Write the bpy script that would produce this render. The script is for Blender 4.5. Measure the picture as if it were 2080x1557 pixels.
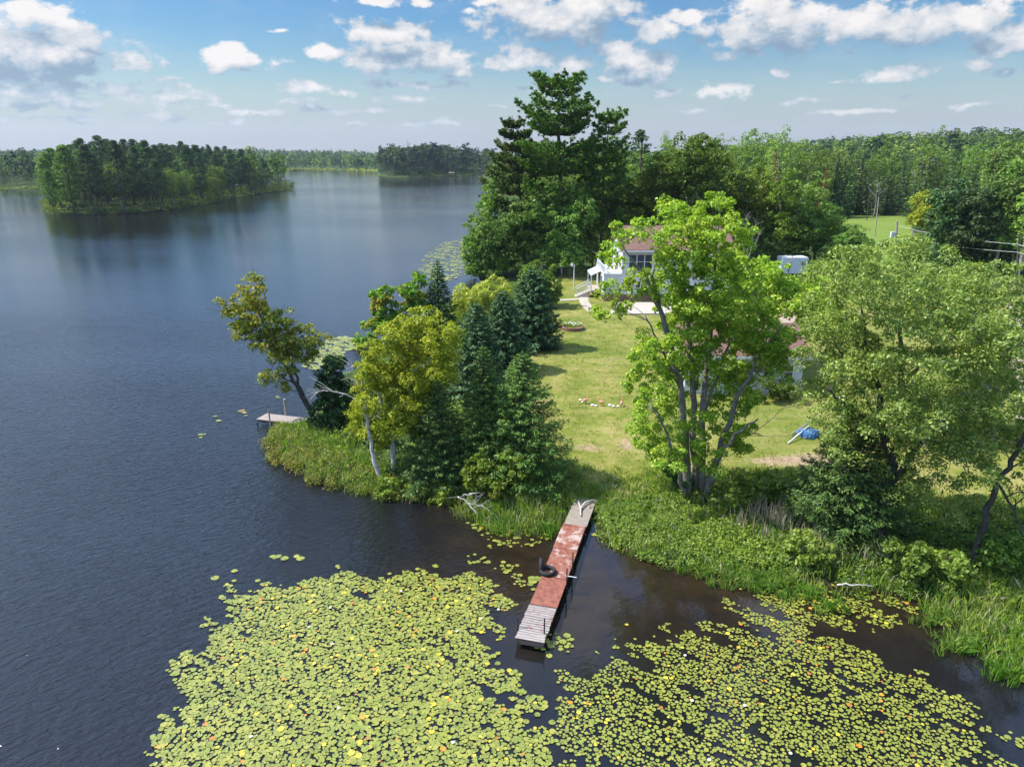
import bpy, math, random
import numpy as np
from math import radians, sin, cos, tan, atan, pi
from mathutils import Vector
for _o in list(bpy.data.objects): bpy.data.objects.remove(_o)
sc = bpy.context.scene
col = sc.collection
R = np.random.RandomState(7)
random.seed(7)

# ------------------------------------------------------------------ camera
CAM_H, FPX, PITCH = 18.0, 1442.0, radians(17.9)
cam_d = bpy.data.cameras.new('camera'); cam = bpy.data.objects.new('camera', cam_d); col.objects.link(cam)
cam_d.sensor_width = 36; cam_d.lens = 36*FPX/2080; cam_d.clip_end = 60000; cam_d.clip_start = .5
cam.location = (0, 0, CAM_H); cam.rotation_euler = (pi/2-PITCH, 0, 0)
sc.camera = cam
sc.view_settings.view_transform = 'Standard'; sc.view_settings.look = 'None'
sc.view_settings.gamma = 1; sc.view_settings.exposure = 0.75
sc.cycles.max_bounces = 7; sc.cycles.transparent_max_bounces = 8
sc.cycles.diffuse_bounces = 3; sc.cycles.glossy_bounces = 2; sc.cycles.transmission_bounces = 3
sc.cycles.volume_bounces = 0
sc.cycles.caustics_reflective = False; sc.cycles.caustics_refractive = False
sc.cycles.sample_clamp_indirect = 6
sc.cycles.use_denoising = True

def ray(px, py):
    x = (px-1040)/FPX; y = (778.5-py)/FPX
    return np.array([x, cos(PITCH)+y*sin(PITCH), -sin(PITCH)+y*cos(PITCH)])
def P(px, py, z=0.0):
    r = ray(px, py); t = (z-CAM_H)/r[2]; return np.array([r[0]*t, r[1]*t, z])
def PY(px, py, Y):
    r = ray(px, py); t = Y/r[1]; return np.array([r[0]*t, Y, CAM_H+r[2]*t])
def azel(px, py):
    r = ray(px, py); return math.atan2(r[0], r[1]), math.asin(r[2]/np.linalg.norm(r))

# ------------------------------------------------------------------ sun and sky
SUN_AZ, SUN_EL = radians(-83), radians(53)      # azimuth from +Y towards +X
sun_d = bpy.data.lights.new('sun', 'SUN'); sun = bpy.data.objects.new('sun', sun_d); col.objects.link(sun)
sun_d.energy = 4.9; sun_d.angle = radians(.55); sun_d.color = (1, .95, .86)
sv = Vector((sin(SUN_AZ)*cos(SUN_EL), cos(SUN_AZ)*cos(SUN_EL), sin(SUN_EL)))
sun.rotation_euler = sv.to_track_quat('Z', 'Y').to_euler(); sun.location = (-60, 20, 90)

class NT:
    def __init__(s, tree): s.t = tree; s.n = tree.nodes; s.l = tree.links
    def new(s, typ, **kw):
        n = s.n.new(typ)
        for k, v in kw.items(): setattr(n, k, v)
        return n
    def _in(s, n, i, v):
        if v is None: return
        if hasattr(v, 'is_output'): s.l.new(v, n.inputs[i])
        else: n.inputs[i].default_value = v
    def math(s, op, a, b=None, c=None, clamp=False):
        n = s.new('ShaderNodeMath', operation=op, use_clamp=clamp)
        s._in(n, 0, a); s._in(n, 1, b); s._in(n, 2, c); return n.outputs[0]
    def vmath(s, op, a, b=None, c=None):
        n = s.new('ShaderNodeVectorMath', operation=op)
        s._in(n, 0, a); s._in(n, 1, b); s._in(n, 2, c)
        return n.outputs['Value'] if op in ('LENGTH', 'DOT_PRODUCT') else n.outputs[0]
    def mix(s, f, a, b, mode='MIX'):
        n = s.new('ShaderNodeMix', data_type='RGBA', blend_type=mode)
        s._in(n, 0, f); s._in(n, 6, a); s._in(n, 7, b); return n.outputs[2]
    def noise(s, vec, scale, detail=3, rough=.5, dist=0, col=False):
        n = s.new('ShaderNodeTexNoise'); s._in(n, 'Vector', vec) if vec is not None else None
        n.inputs['Scale'].default_value = scale; n.inputs['Detail'].default_value = detail
        n.inputs['Roughness'].default_value = rough; n.inputs['Distortion'].default_value = dist
        return n.outputs['Color' if col else 'Fac']
    def ramp(s, f, stops, interp='LINEAR'):
        n = s.new('ShaderNodeValToRGB'); s._in(n, 0, f); cr = n.color_ramp; cr.interpolation = interp
        while len(cr.elements) < len(stops): cr.elements.new(.5)
        for e, (p, c) in zip(cr.elements, stops):
            e.position = p; e.color = (*c, 1) if len(c) == 3 else c
        return n.outputs[0]
    def smooth(s, x, lo, hi):
        n = s.new('ShaderNodeMapRange', interpolation_type='SMOOTHSTEP')
        s._in(n, 0, x); s._in(n, 1, lo); s._in(n, 2, hi); n.inputs[3].default_value = 0; n.inputs[4].default_value = 1
        return n.outputs[0]
    def sep(s, v):
        n = s.new('ShaderNodeSeparateXYZ'); s._in(n, 0, v); return n.outputs
    def comb(s, x, y, z):
        n = s.new('ShaderNodeCombineXYZ'); s._in(n, 0, x); s._in(n, 1, y); s._in(n, 2, z); return n.outputs[0]

world = bpy.data.worlds.new('World'); sc.world = world; world.use_nodes = True
wt = world.node_tree; wt.nodes.clear(); W = NT(wt)
wo = W.new('ShaderNodeOutputWorld'); wb = W.new('ShaderNodeBackground'); wb.inputs[1].default_value = .12
wt.links.new(wb.outputs[0], wo.inputs[0])
sky = W.new('ShaderNodeTexSky', sky_type='NISHITA', sun_disc=False)
sky.sun_elevation = SUN_EL; sky.sun_rotation = SUN_AZ; sky.altitude = 400; sky.air_density = 1.2; sky.dust_density = 1.6; sky.ozone_density = 1.5
# cumulus field: soft lobes at fixed directions of the sky, broken up by fractal noise
CL = [(90,100,125,42,1.1),(0,95,90,45,1.1),(165,112,45,28,1),(70,28,90,22,.9),(150,48,50,13,.8),(50,165,110,20,.9),(475,122,78,24,.95),(440,142,40,14,.8),
 (250,188,55,24,.85),(350,192,75,20,.85),(150,215,90,18,.6),(665,106,34,17,.95),(785,62,88,26,1),(840,112,130,30,1.05),(760,120,80,24,.9),(615,178,75,18,.8),(600,210,55,14,.7),
 (1130,35,150,48,1.05),(1220,12,90,40,1),(1330,70,38,22,1),(1060,120,78,24,1),(1180,135,60,26,.8),(1290,135,80,34,1),(1395,34,42,15,.9),(1560,52,100,44,1.15),(1610,80,80,22,1),
 (1690,78,22,16,1),(1790,48,92,34,1.1),(1950,38,100,34,1.05),(2060,80,95,30,1.0),(1480,115,40,14,.7),(1570,146,26,10,.75),(1820,150,62,18,.85),(1990,136,34,16,.85),(2048,145,18,11,.8),
 (850,172,150,16,.6),(1220,165,90,14,.6),(1450,180,130,22,.55),(1850,190,90,16,.5),(980,2,60,14,.7),(760,5,60,10,.7),(2280,60,120,50,1),(-170,140,130,50,1),(1650,205,90,14,.45),(850,5,40,10,.6),
 (950,20,26,14,.55),(690,250,150,12,.35),(300,235,160,14,.45),(60,215,110,16,.7),(400,215,70,12,.55),(520,230,110,12,.5),(700,190,60,12,.65),(770,225,130,12,.5),(1010,215,70,10,.5),(930,150,60,14,.6),(1340,190,60,14,.6),(1420,225,130,10,.45),(1750,225,130,10,.45),(1990,215,90,10,.45),(1700,170,70,12,.5),(560,60,40,8,.4),(330,160,60,10,.45),(110,240,150,12,.6),(450,250,140,10,.5),(880,250,150,10,.5),(640,225,90,12,.6),(820,200,100,14,.65),(1120,180,80,16,.7),(1330,160,50,18,.7),(60,190,100,16,.7),(1250,100,60,18,.7)]
g = bpy.data.node_groups.new('cloud_field', 'ShaderNodeTree')
g.interface.new_socket('Vector', in_out='INPUT', socket_type='NodeSocketVector')
g.interface.new_socket('Density', in_out='OUTPUT', socket_type='NodeSocketFloat')
G = NT(g); gi = G.new('NodeGroupInput'); go = G.new('NodeGroupOutput')
v = gi.outputs[0]
warp = G.noise(v, 26, 2, .5, 0, True)
vw = G.vmath('MULTIPLY_ADD', G.vmath('SUBTRACT', warp, (.5,.5,.5)), (.028,.016,0), v)
acc = None
for (px, py, rx, ry, k) in CL:
    a, e = azel(px, py); ra, re = rx/FPX*1.06, ry/FPX*1.02
    d = G.vmath('LENGTH', G.vmath('MULTIPLY_ADD', vw, (1/ra, 1/re, 0), (-a/ra, -e/re, 0)))
    d = G.math('ADD', d, 1-k)
    acc = d if acc is None else G.math('SMOOTH_MIN', acc, d, .12)
xyz = G.sep(v)
# clouds added above the picture, for their grey reflection in the water
hi = G.smooth(xyz[1], .17, .27)
nz = G.noise(G.vmath('MULTIPLY', v, (1, 1.5, 1)), 3.0, 5, .55)
up = G.math('MULTIPLY', hi, G.math('MULTIPLY', G.math('SUBTRACT', nz, .5), 5))
lobe = G.math('SUBTRACT', 1, acc)
lobe = G.math('MAXIMUM', lobe, -1.2)
lobe = G.math('ADD', G.math('MULTIPLY', lobe, G.math('SUBTRACT', 1, hi)), up)
nf = G.noise(G.vmath('MULTIPLY', v, (1, 1.5, 1)), 24, 8, .62)
dens = G.math('MULTIPLY_ADD', G.math('SUBTRACT', nf, .5), 2.9, lobe)
g.links.new(dens, go.inputs[0])
tc = W.new('ShaderNodeTexCoord')
sx = W.sep(tc.outputs['Generated'])
az = W.math('ARCTAN2', sx[0], sx[1]); el = W.math('ARCSINE', sx[2])
uv = W.comb(az, el, 0.0)
g1 = W.new('ShaderNodeGroup'); g1.node_tree = g; wt.links.new(uv, g1.inputs[0])
g2 = W.new('ShaderNodeGroup'); g2.node_tree = g
wt.links.new(W.vmath('ADD', uv, (-.010, .026, 0)), g2.inputs[0])
D1, D2 = g1.outputs[0], g2.outputs[0]
mask = W.smooth(D1, -.05, .42)
elf = W.smooth(el, .0, .11)
mask = W.math('MULTIPLY', mask, W.math('MULTIPLY_ADD', elf, .45, .52))
lit = W.math('MULTIPLY_ADD', W.math('SUBTRACT', D1, D2), .45, .46, clamp=True)
core = W.smooth(D2, .2, 1.3)
lit = W.math('SUBTRACT', lit, W.math('MULTIPLY', core, .38), clamp=True)
ccol = W.ramp(lit, [(0, (1.35, 1.9, 2.5)), (.35, (2.1, 2.6, 3.1)), (.62, (3.4, 3.55, 3.75)), (.95, (4.9, 4.7, 4.55))])
gains = W.ramp(W.smooth(el, .0, .2), [(0, (.50, .56, .56)), (.3, (.44, .58, .62)), (.6, (.33, .50, .61)), (1, (.25, .44, .61))])
gains = W.mix(W.smooth(el, .19, .30), gains, (1.25, 1.6, 2.1, 1))  # unseen upper sky brightened to lift shadows and water reflections
base = W.mix(1, sky.outputs[0], gains, 'MULTIPLY')
base = W.mix(W.math('MULTIPLY', W.math('SUBTRACT', 1, W.smooth(el, -.02, .15)), .72), base, (2.85, 3.0, 3.3, 1))
wisp = W.smooth(W.noise(W.vmath('MULTIPLY', uv, (1, 3.2, 1)), 9, 6, .6), .42, .75)
base = W.mix(W.math('MULTIPLY', wisp, .2), base, (3.1, 3.4, 3.85, 1))
hib = W.math('MULTIPLY_ADD', W.smooth(el, .19, .3), .8, 1.0)  # same added brightness for the clouds above the picture
ccol = W.vmath('MULTIPLY', ccol, W.comb(hib, hib, hib))
wt.links.new(W.mix(mask, base, ccol), wb.inputs[0])
world.cycles.sampling_method = 'MANUAL'; world.cycles.sample_map_resolution = 512

# ------------------------------------------------------------------ materials
def mat(name):
    m = bpy.data.materials.new(name); m.use_nodes = True; m.node_tree.nodes.clear()
    n = NT(m.node_tree); out = n.new('ShaderNodeOutputMaterial'); return m, n, out
def simple(name, c, rough=.7, metal=0, var=.15, scale=6, bump=0, c2=None, spec=.4):
    m, n, out = mat(name); b = n.new('ShaderNodeBsdfPrincipled'); tcn = n.new('ShaderNodeTexCoord')
    f = n.noise(tcn.outputs['Object'], scale, 5, .6)
    lo = tuple(x*(1-var) for x in c); hi_ = c2 or tuple(min(1, x*(1+var)) for x in c)
    n._in(b, 'Base Color', n.ramp(f, [(.3, lo), (.7, hi_)])); b.inputs['Roughness'].default_value = rough
    b.inputs['Metallic'].default_value = metal; b.inputs['Specular IOR Level'].default_value = spec
    if bump:
        bp = n.new('ShaderNodeBump'); bp.inputs['Strength'].default_value = bump; bp.inputs['Distance'].default_value = .02
        n._in(bp, 'Height', n.noise(tcn.outputs['Object'], scale*4, 4)); m.node_tree.links.new(bp.outputs[0], b.inputs['Normal'])
    m.node_tree.links.new(b.outputs[0], out.inputs[0]); return m
def leafmat(name, cols, tip=None, tipamt=.5, tscale=.35, trans=.42, objvar=.25, gloss=.015, k_=1.5):
    """leaves: a colour drawn per leaf from cols; tip = second hue in big patches of the crown"""
    m, n, out = mat(name); geo = n.new('ShaderNodeNewGeometry'); oi = n.new('ShaderNodeObjectInfo')
    sh = lambda c_: (c_[0]*k_*1.0, c_[1]*k_*1.0, c_[2]*k_*1.1+.003); cols = [sh(c_) for c_ in cols]; tip = tip and sh(tip)
    k = len(cols); c = n.ramp(geo.outputs['Random Per Island'], [(i/(k-1) if k > 1 else 0, q) for i, q in enumerate(cols)])
    if tip:
        tcn = n.new('ShaderNodeTexCoord'); f = n.smooth(n.noise(tcn.outputs['Object'], tscale, 3), .45, .68)
        f = n.math('MULTIPLY', f, n.math('MULTIPLY', geo.outputs['Random Per Island'], tipamt*1.6), clamp=True)
        c = n.mix(f, c, (*tip, 1))
    hs = n.new('ShaderNodeHueSaturation'); n._in(hs, 'Color', c); hs.inputs['Saturation'].default_value = 1.0
    n._in(hs, 'Value', n.math('MULTIPLY_ADD', oi.outputs['Random'], objvar*2, 1-objvar))
    n._in(hs, 'Hue', n.math('MULTIPLY_ADD', n.math('FRACT', n.math('MULTIPLY', oi.outputs['Random'], 7.3)), .05*objvar*2, .5-.05*objvar))
    d = n.new('ShaderNodeBsdfDiffuse'); t = n.new('ShaderNodeBsdfTranslucent'); ms = n.new('ShaderNodeMixShader')
    n._in(d, 'Color', hs.outputs[0]); n._in(t, 'Color', n.mix(1, hs.outputs[0], (1.0, 1.03, .45, 1), 'MULTIPLY'))
    ms.inputs[0].default_value = trans; n.l.new(d.outputs[0], ms.inputs[1]); n.l.new(t.outputs[0], ms.inputs[2])
    gl = n.new('ShaderNodeBsdfGlossy'); gl.inputs['Roughness'].default_value = .45; ms2 = n.new('ShaderNodeMixShader')
    ms2.inputs[0].default_value = gloss; n.l.new(ms.outputs[0], ms2.inputs[1]); n.l.new(gl.outputs[0], ms2.inputs[2])
    n.l.new(ms2.outputs[0], out.inputs[0]); return m

M = {}
M['maple'] = leafmat('maple_leaf', [(.10,.195,.014),(.185,.30,.02),(.30,.39,.035)], (.40,.39,.04), .35, objvar=.04)
M['maple2'] = leafmat('maple_leaf_deep', [(.08,.18,.014),(.13,.25,.02),(.2,.33,.03)], (.36,.34,.03), .4)
M['willow'] = leafmat('willow_leaf', [(.065,.118,.016),(.13,.195,.026),(.26,.315,.06)], (.30,.33,.06), .4, objvar=.05, gloss=.03)
M['birch'] = leafmat('birch_leaf', [(.115,.155,.01),(.205,.245,.014),(.31,.33,.02)], (.36,.30,.015), .4, objvar=.05)
M['ash'] = leafmat('ash_leaf', [(.07,.115,.012),(.14,.175,.015),(.22,.235,.02)], (.30,.20,.02), .45, objvar=.05)
M['sumac'] = leafmat('sumac_leaf', [(.06,.14,.012),(.12,.22,.015),(.2,.28,.02)], (.34,.09,.02), .6, .5)
M['oak'] = leafmat('oak_leaf', [(.04,.072,.008),(.08,.13,.012),(.14,.185,.02)], (.14,.18,.015), .4)
M['broad'] = leafmat('broad_leaf', [(.04,.08,.01),(.085,.14,.014),(.15,.205,.025)], (.16,.2,.02), .4, .15)
M['aspen'] = leafmat('aspen_leaf', [(.07,.14,.02),(.12,.2,.03),(.18,.27,.045)], (.2,.24,.04), .3, .15)
M['cedar'] = leafmat('cedar_leaf', [(.018,.045,.012),(.035,.075,.015),(.05,.1,.02)], trans=.2)
M['spruce'] = leafmat('spruce_needle', [(.018,.045,.012),(.05,.095,.018),(.11,.17,.03)], trans=.15, objvar=.15)
M['bluespruce'] = leafmat('blue_spruce_needle', [(.02,.05,.020),(.045,.09,.030),(.09,.15,.042)], trans=.15, objvar=.15)
M['sprucenew'] = leafmat('spruce_needle_fresh', [(.028,.066,.012),(.065,.125,.02),(.14,.215,.035)], trans=.2, objvar=.1)
M['pine'] = leafmat('pine_needle', [(.036,.09,.014),(.085,.165,.02),(.15,.245,.03)], (.12,.17,.02), .4, trans=.2, objvar=.15)
M['redpine'] = leafmat('red_pine_needle', [(.02,.045,.014),(.04,.075,.02),(.07,.11,.026)], trans=.2)
M['brownpine'] = leafmat('browning_needle', [(.035,.055,.012),(.07,.08,.02),(.12,.10,.035)], (.15,.11,.04), .6, trans=.15)
M['olivepine'] = leafmat('olive_pine_needle', [(.035,.075,.014),(.07,.12,.02),(.12,.165,.035)], (.13,.12,.035), .3, trans=.2)
M['deadred'] = leafmat('dead_spruce_needle', [(.10,.03,.015),(.16,.05,.02),(.2,.08,.03)], trans=.1)
M['weep'] = leafmat('weeping_leaf', [(.16,.2,.02),(.26,.29,.03),(.36,.37,.06)], (.4,.38,.06), .4)
M['shrub'] = leafmat('shrub_leaf', [(.06,.11,.01),(.11,.18,.014),(.19,.27,.03)], (.26,.26,.02), .6, .5)
M['leather'] = leafmat('leatherleaf', [(.06,.075,.012),(.12,.135,.018),(.20,.19,.03)], (.22,.14,.03), .5, .6)
M['marsh'] = leafmat('marsh_leaf', [(.06,.105,.012),(.115,.165,.018),(.19,.24,.04)], (.25,.3,.03), .5, .5)
M['grass'] = leafmat('grass_blade', [(.05,.12,.012),(.10,.19,.016),(.18,.27,.03)], (.26,.28,.06), .5, .4)
M['drygrass'] = leafmat('dry_blade', [(.18,.16,.08),(.26,.24,.13),(.32,.3,.2)], trans=.2)
M['bark'] = simple('bark_grey', (.18,.16,.135), .9, var=.4, scale=5, bump=.5)
M['barkdark'] = simple('bark_dark', (.06,.05,.042), .9, var=.4, scale=5, bump=.5)
M['barkpine'] = simple('bark_pine', (.11,.075,.055), .9, var=.4, scale=5, bump=.5)
M['barklight'] = simple('bark_pale', (.3,.28,.25), .85, var=.3, scale=6, bump=.3)
M['deadwood'] = simple('dead_wood', (.42,.39,.36), .9, var=.3, scale=8, bump=.3)
def birchbark():
    m, n, out = mat('bark_birch'); b = n.new('ShaderNodeBsdfPrincipled'); t_ = n.new('ShaderNodeTexCoord')
    f = n.noise(n.vmath('MULTIPLY', t_.outputs['Object'], (3, 3, 14)), 1.2, 4, .6)
    n._in(b, 'Base Color', n.ramp(f, [(.34, (.06,.055,.05)), (.42, (.45,.43,.4)), (.7, (.66,.63,.6))])); b.inputs['Roughness'].default_value = .8
    n.l.new(b.outputs[0], out.inputs[0]); return m
M['barkbirch'] = birchbark()
M['white'] = simple('white_paint', (.58,.6,.63), .5, var=.05)
M['trim'] = simple('white_trim', (.62,.62,.62), .45, var=.03)
M['glass'] = simple('window_glass', (.03,.04,.05), .08, var=.3, scale=1, spec=.6)
M['dark'] = simple('dark_metal', (.03,.03,.032), .5, var=.3)
M['grey'] = simple('grey_metal', (.6,.62,.65), .5, 0, var=.1)
M['rubber'] = simple('tyre_rubber', (.012,.012,.013), .75, var=.3)
M['concrete'] = simple('concrete', (.38,.33,.28), .9, var=.15, scale=3, bump=.1)
M['brick'] = simple('brick', (.22,.12,.09), .9, var=.3, scale=12, bump=.2)
M['gravel'] = simple('gravel', (.42,.37,.31), .95, var=.25, scale=5, bump=.3)
M['post'] = simple('weathered_post', (.3,.27,.24), .9, var=.3, scale=10)
M['tarp'] = simple('blue_tarp', (.02,.07,.22), .5, var=.5, scale=5, bump=.9, c2=(.08,.22,.42))
M['stone'] = simple('white_stone', (.72,.7,.62), .8, var=.15, scale=15)
M['pink'] = simple('pink_plastic', (.72,.25,.22), .5, var=.15, scale=10)
M['yellowpetal'] = simple('petal_yellow', (.7,.5,.05), .6)
M['whitepetal'] = simple('petal_white', (.85,.85,.8), .5, var=.05)
M['wire'] = simple('cable', (.5,.5,.48), .5)
def siding():
    m, n, out = mat('white_siding'); b = n.new('ShaderNodeBsdfPrincipled'); t_ = n.new('ShaderNodeTexCoord')
    z = n.sep(t_.outputs['Object'])[2]
    f = n.math('FRACT', n.math('MULTIPLY', z, 5.5))
    b.inputs['Roughness'].default_value = .55
    n._in(b, 'Base Color', n.mix(n.math('LESS_THAN', f, .10), n.ramp(n.noise(t_.outputs['Object'], 1.3, 3), [(.3, (.52,.54,.58)), (.7, (.60,.61,.64))]), (.40,.42,.46,1)))
    bp = n.new('ShaderNodeBump'); bp.inputs['Strength'].default_value = .35; bp.inputs['Distance'].default_value = .02
    n._in(bp, 'Height', f); n.l.new(bp.outputs[0], b.inputs['Normal']); n.l.new(b.outputs[0], out.inputs[0]); return m
M['siding'] = siding()
def shingle(name, c):
    m, n, out = mat(name); b = n.new('ShaderNodeBsdfPrincipled'); t_ = n.new('ShaderNodeTexCoord')
    br = n.new('ShaderNodeTexBrick'); br.inputs['Scale'].default_value = 1; br.inputs['Brick Width'].default_value = .3; br.inputs['Row Height'].default_value = .18
    br.inputs['Mortar Size'].default_value = .012
    n._in(br, 'Vector', t_.outputs['Object']); br.inputs['Color1'].default_value = (*c, 1); br.inputs['Color2'].default_value = (c[0]*.7, c[1]*.7, c[2]*.7, 1)
    br.inputs['Mortar'].default_value = (c[0]*.4, c[1]*.4, c[2]*.4, 1)
    n._in(b, 'Base Color', n.mix(.5, br.outputs[0], n.ramp(n.noise(t_.outputs['Object'], 2, 4), [(.3, tuple(x*.7 for x in c)), (.7, tuple(x*1.3 for x in c))])))
    b.inputs['Roughness'].default_value = .9; n.l.new(b.outputs[0], out.inputs[0]); return m
M['roof'] = shingle('roof_shingle', (.165, .088, .068))
def deckmat(name, red, c=(.4,.36,.33), along=0, plank=6.9):
    """weathered boards (across the dock) with flaking red paint of strength red"""
    m, n, out = mat(name); b = n.new('ShaderNodeBsdfPrincipled'); t_ = n.new('ShaderNodeTexCoord'); o = t_.outputs['Object']
    w = n.ramp(n.noise(n.vmath('MULTIPLY', o, (2, 26, 2) if not along else (26, 2, 2)), 1.5, 5, .6), [(.25, tuple(x*.55 for x in c)), (.7, tuple(x*1.25 for x in c))])
    pn = n.noise(o, 2.2, 7, .7); big = n.noise(o, .7, 2)
    f = n.smooth(n.math('ADD', pn, n.math('MULTIPLY', big, .6)), .95-red*.5, 1.1-red*.5)
    c2 = n.mix(f, w, n.ramp(n.noise(o, 5, 5), [(.3, (.15,.052,.036)), (.7, (.27,.105,.07))]))
    if plank:
        y = n.sep(o)[1]; fr = n.math('FRACT', n.math('MULTIPLY', y, plank))
        gap = n.math('LESS_THAN', fr, .12); c2 = n.mix(gap, c2, (.05,.045,.04,1))
    n._in(b, 'Base Color', c2); b.inputs['Roughness'].default_value = .85; b.inputs['Specular IOR Level'].default_value = .25
    n.l.new(b.outputs[0], out.inputs[0]); return m
M['deck_red'] = deckmat('deck_red_paint', 1.0, (.38,.32,.28), plank=0)
M['deck_faded'] = deckmat('deck_faded_red', .44, (.38,.30,.26), plank=0)
M['deck_pink'] = deckmat('deck_flaking_red', .66, (.40,.31,.27), plank=0)
M['deck_grey'] = deckmat('deck_bare_boards', .12, (.30,.26,.24))
M['deck_old'] = deckmat('deck_mossy_boards', .0, (.25,.21,.17), plank=0)
M['deck_tan'] = deckmat('deck_tan_boards', .0, (.34,.29,.255))
M['deck_side'] = simple('dock_timber', (.1,.085,.07), .9, var=.3)

# ------------------------------------------------------------------ mesh helpers
class MB:
    def __init__(s): s.V = []; s.F = []; s.n = 0
    def add(s, V, F, mi=0):
        V = np.asarray(V, float).reshape(-1, 3)
        if not isinstance(F, (list, tuple)) or (len(F) and np.isscalar(F[0][0])): F = [F]
        for f in F:
            f = np.asarray(f, int)
            if len(f): s.F.append((f+s.n, mi))
        s.V.append(V); s.n += len(V)
    def box(s, c, d, mi=0, rz=0):
        c = np.array(c, float); d = np.array(d, float)/2
        v_ = np.array([[x, y, z] for x in (-1, 1) for y in (-1, 1) for z in (-1, 1)], float)*d
        if rz: v_ = v_@np.array([[cos(rz), sin(rz), 0], [-sin(rz), cos(rz), 0], [0, 0, 1]])
        s.add(v_+c, np.array([[0,1,3,2],[4,6,7,5],[0,4,5,1],[2,3,7,6],[0,2,6,4],[1,5,7,3]]), mi)
    def tube(s, pts, rad, sides=6, mi=0, cap=True):
        pts = np.asarray(pts, float); n = len(pts); rad = np.broadcast_to(np.asarray(rad, float), (n,))
        t = np.gradient(pts, axis=0); t /= np.linalg.norm(t, axis=1)[:, None]+1e-9
        ref = np.array([.31, .17, 1.0]) if abs(t[0][2]) < .8 else np.array([1., .2, .1])
        a = np.cross(t, ref); a /= np.linalg.norm(a, axis=1)[:, None]+1e-9; b = np.cross(t, a)
        th = np.linspace(0, 2*pi, sides, endpoint=False)
        V = pts[:, None]+rad[:, None, None]*(np.cos(th)[None, :, None]*a[:, None]+np.sin(th)[None, :, None]*b[:, None])
        i = np.arange(n-1)[:, None]*sides; j = np.arange(sides)[None]; k = (j+1) % sides
        F = np.stack([i+j, i+k, i+sides+k, i+sides+j], -1).reshape(-1, 4)
        Fs = [F]
        if cap: Fs += [np.array([np.arange(sides)[::-1]]), np.array([(n-1)*sides+np.arange(sides)])]
        s.add(V.reshape(-1, 3), Fs, mi)
    def leaves(s, C, N, size, aspect=.6, mi=0, dirs=None):
        """one diamond face per leaf at C, facing N"""
        n = len(C)
        if n == 0: return
        N = N/(np.linalg.norm(N, axis=1)[:, None]+1e-9)
        r = R.normal(size=(n, 3)) if dirs is None else dirs
        a = np.cross(N, np.cross(r, N)); a /= np.linalg.norm(a, axis=1)[:, None]+1e-9
        b = np.cross(N, a); sz = np.broadcast_to(size, (n,))[:, None]
        V = np.stack([C-a*sz*.5, C+b*sz*aspect*.5, C+a*sz*.5, C-b*sz*aspect*.5], 1).reshape(-1, 3)
        s.add(V, np.arange(n*4).reshape(n, 4), mi)
    def build(s, name, mats, parent=None, smooth=False, loc=(0, 0, 0)):
        V = np.concatenate(s.V); V = V-np.array(loc)
        me = bpy.data.meshes.new(name); me.vertices.add(len(V)); me.vertices.foreach_set('co', V.ravel().astype(np.float32))
        nl = sum(f.size for f, _ in s.F); npoly = sum(len(f) for f, _ in s.F)
        me.loops.add(nl); me.polygons.add(npoly)
        me.loops.foreach_set('vertex_index', np.concatenate([f.ravel() for f, _ in s.F]).astype(np.int32))
        tot = np.concatenate([np.full(len(f), f.shape[1]) for f, _ in s.F])
        st = np.concatenate([[0], np.cumsum(tot)[:-1]])
        me.polygons.foreach_set('loop_start', st.astype(np.int32))
        me.polygons.foreach_set('material_index', np.concatenate([np.full(len(f), m_) for f, m_ in s.F]).astype(np.int32))
        me.polygons.foreach_set('use_smooth', np.full(npoly, bool(smooth)))
        for m_ in (mats if isinstance(mats, (list, tuple)) else [mats]): me.materials.append(M[m_] if isinstance(m_, str) else m_)
        me.update(calc_edges=True); me.validate()
        o = bpy.data.objects.new(name, me); col.objects.link(o); o.location = loc
        if parent is not None: o.parent = parent; o.location = (0, 0, 0) if tuple(loc) == (0, 0, 0) else np.array(loc)-np.array(parent.location)
        return o
def tag(o, label=None, cat=None, group=None, kind=None):
    if label: o['label'] = label
    if cat: o['category'] = cat
    if group: o['group'] = group
    if kind: o['kind'] = kind
    return o
def thing(name, label, cat, loc=(0, 0, 0), group=None):
    o = bpy.data.objects.new(name, None); col.objects.link(o); o.location = loc; o.empty_display_size = .3
    return tag(o, label, cat, group)
def part(mb, name, mats, root, smooth=False):
    """parts are modelled in world space, stored relative to their thing"""
    lx = np.array(root.location); mb.V = [v_-lx for v_ in mb.V]
    o = mb.build(name, mats, None, smooth); o.parent = root; return o
def unit(v_): return v_/(np.linalg.norm(v_, axis=-1, keepdims=True)+1e-9)

# ------------------------------------------------------------------ ground and lake
shore_px = [(2300,1575),(2160,1440),(2080,1378),(2020,1325),(1960,1280),(1885,1225),(1820,1208),(1750,1198),(1640,1178),(1560,1165),(1500,1166),(1435,1160),(1370,1150),(1320,1136),(1270,1118),(1232,1092),(1208,1060),(1195,1035),
 (1160,1045),(1130,1060),(1085,1070),(1040,1078),(1000,1068),(975,1058),(930,1022),(880,1010),(830,1012),(790,1010),(760,1000),(700,992),(650,984),(600,957),(565,940),(545,915),(536,893),(562,868),(610,855),(640,838),(670,800),(705,762),(760,715),(800,680),(850,650),(900,628),(945,603),(978,575),(965,548),
 (970,520),(1000,470),(1012,430),(1005,390),(985,365),(976,354),(962,357),(900,359),(830,361),(790,361),(766,358),(763,350),(700,347.5),(600,346.5),(500,349),(420,357),(300,372),(180,382),(95,386),(0,386),(-300,389)]
main_land = [(40,-60),(27,0)]+[tuple(P(*q)[:2]) for q in shore_px]+[(-900,380),(-3000,200),(-9000,200),(-9000,9000),(9000,9000),(9000,-60)]
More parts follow.
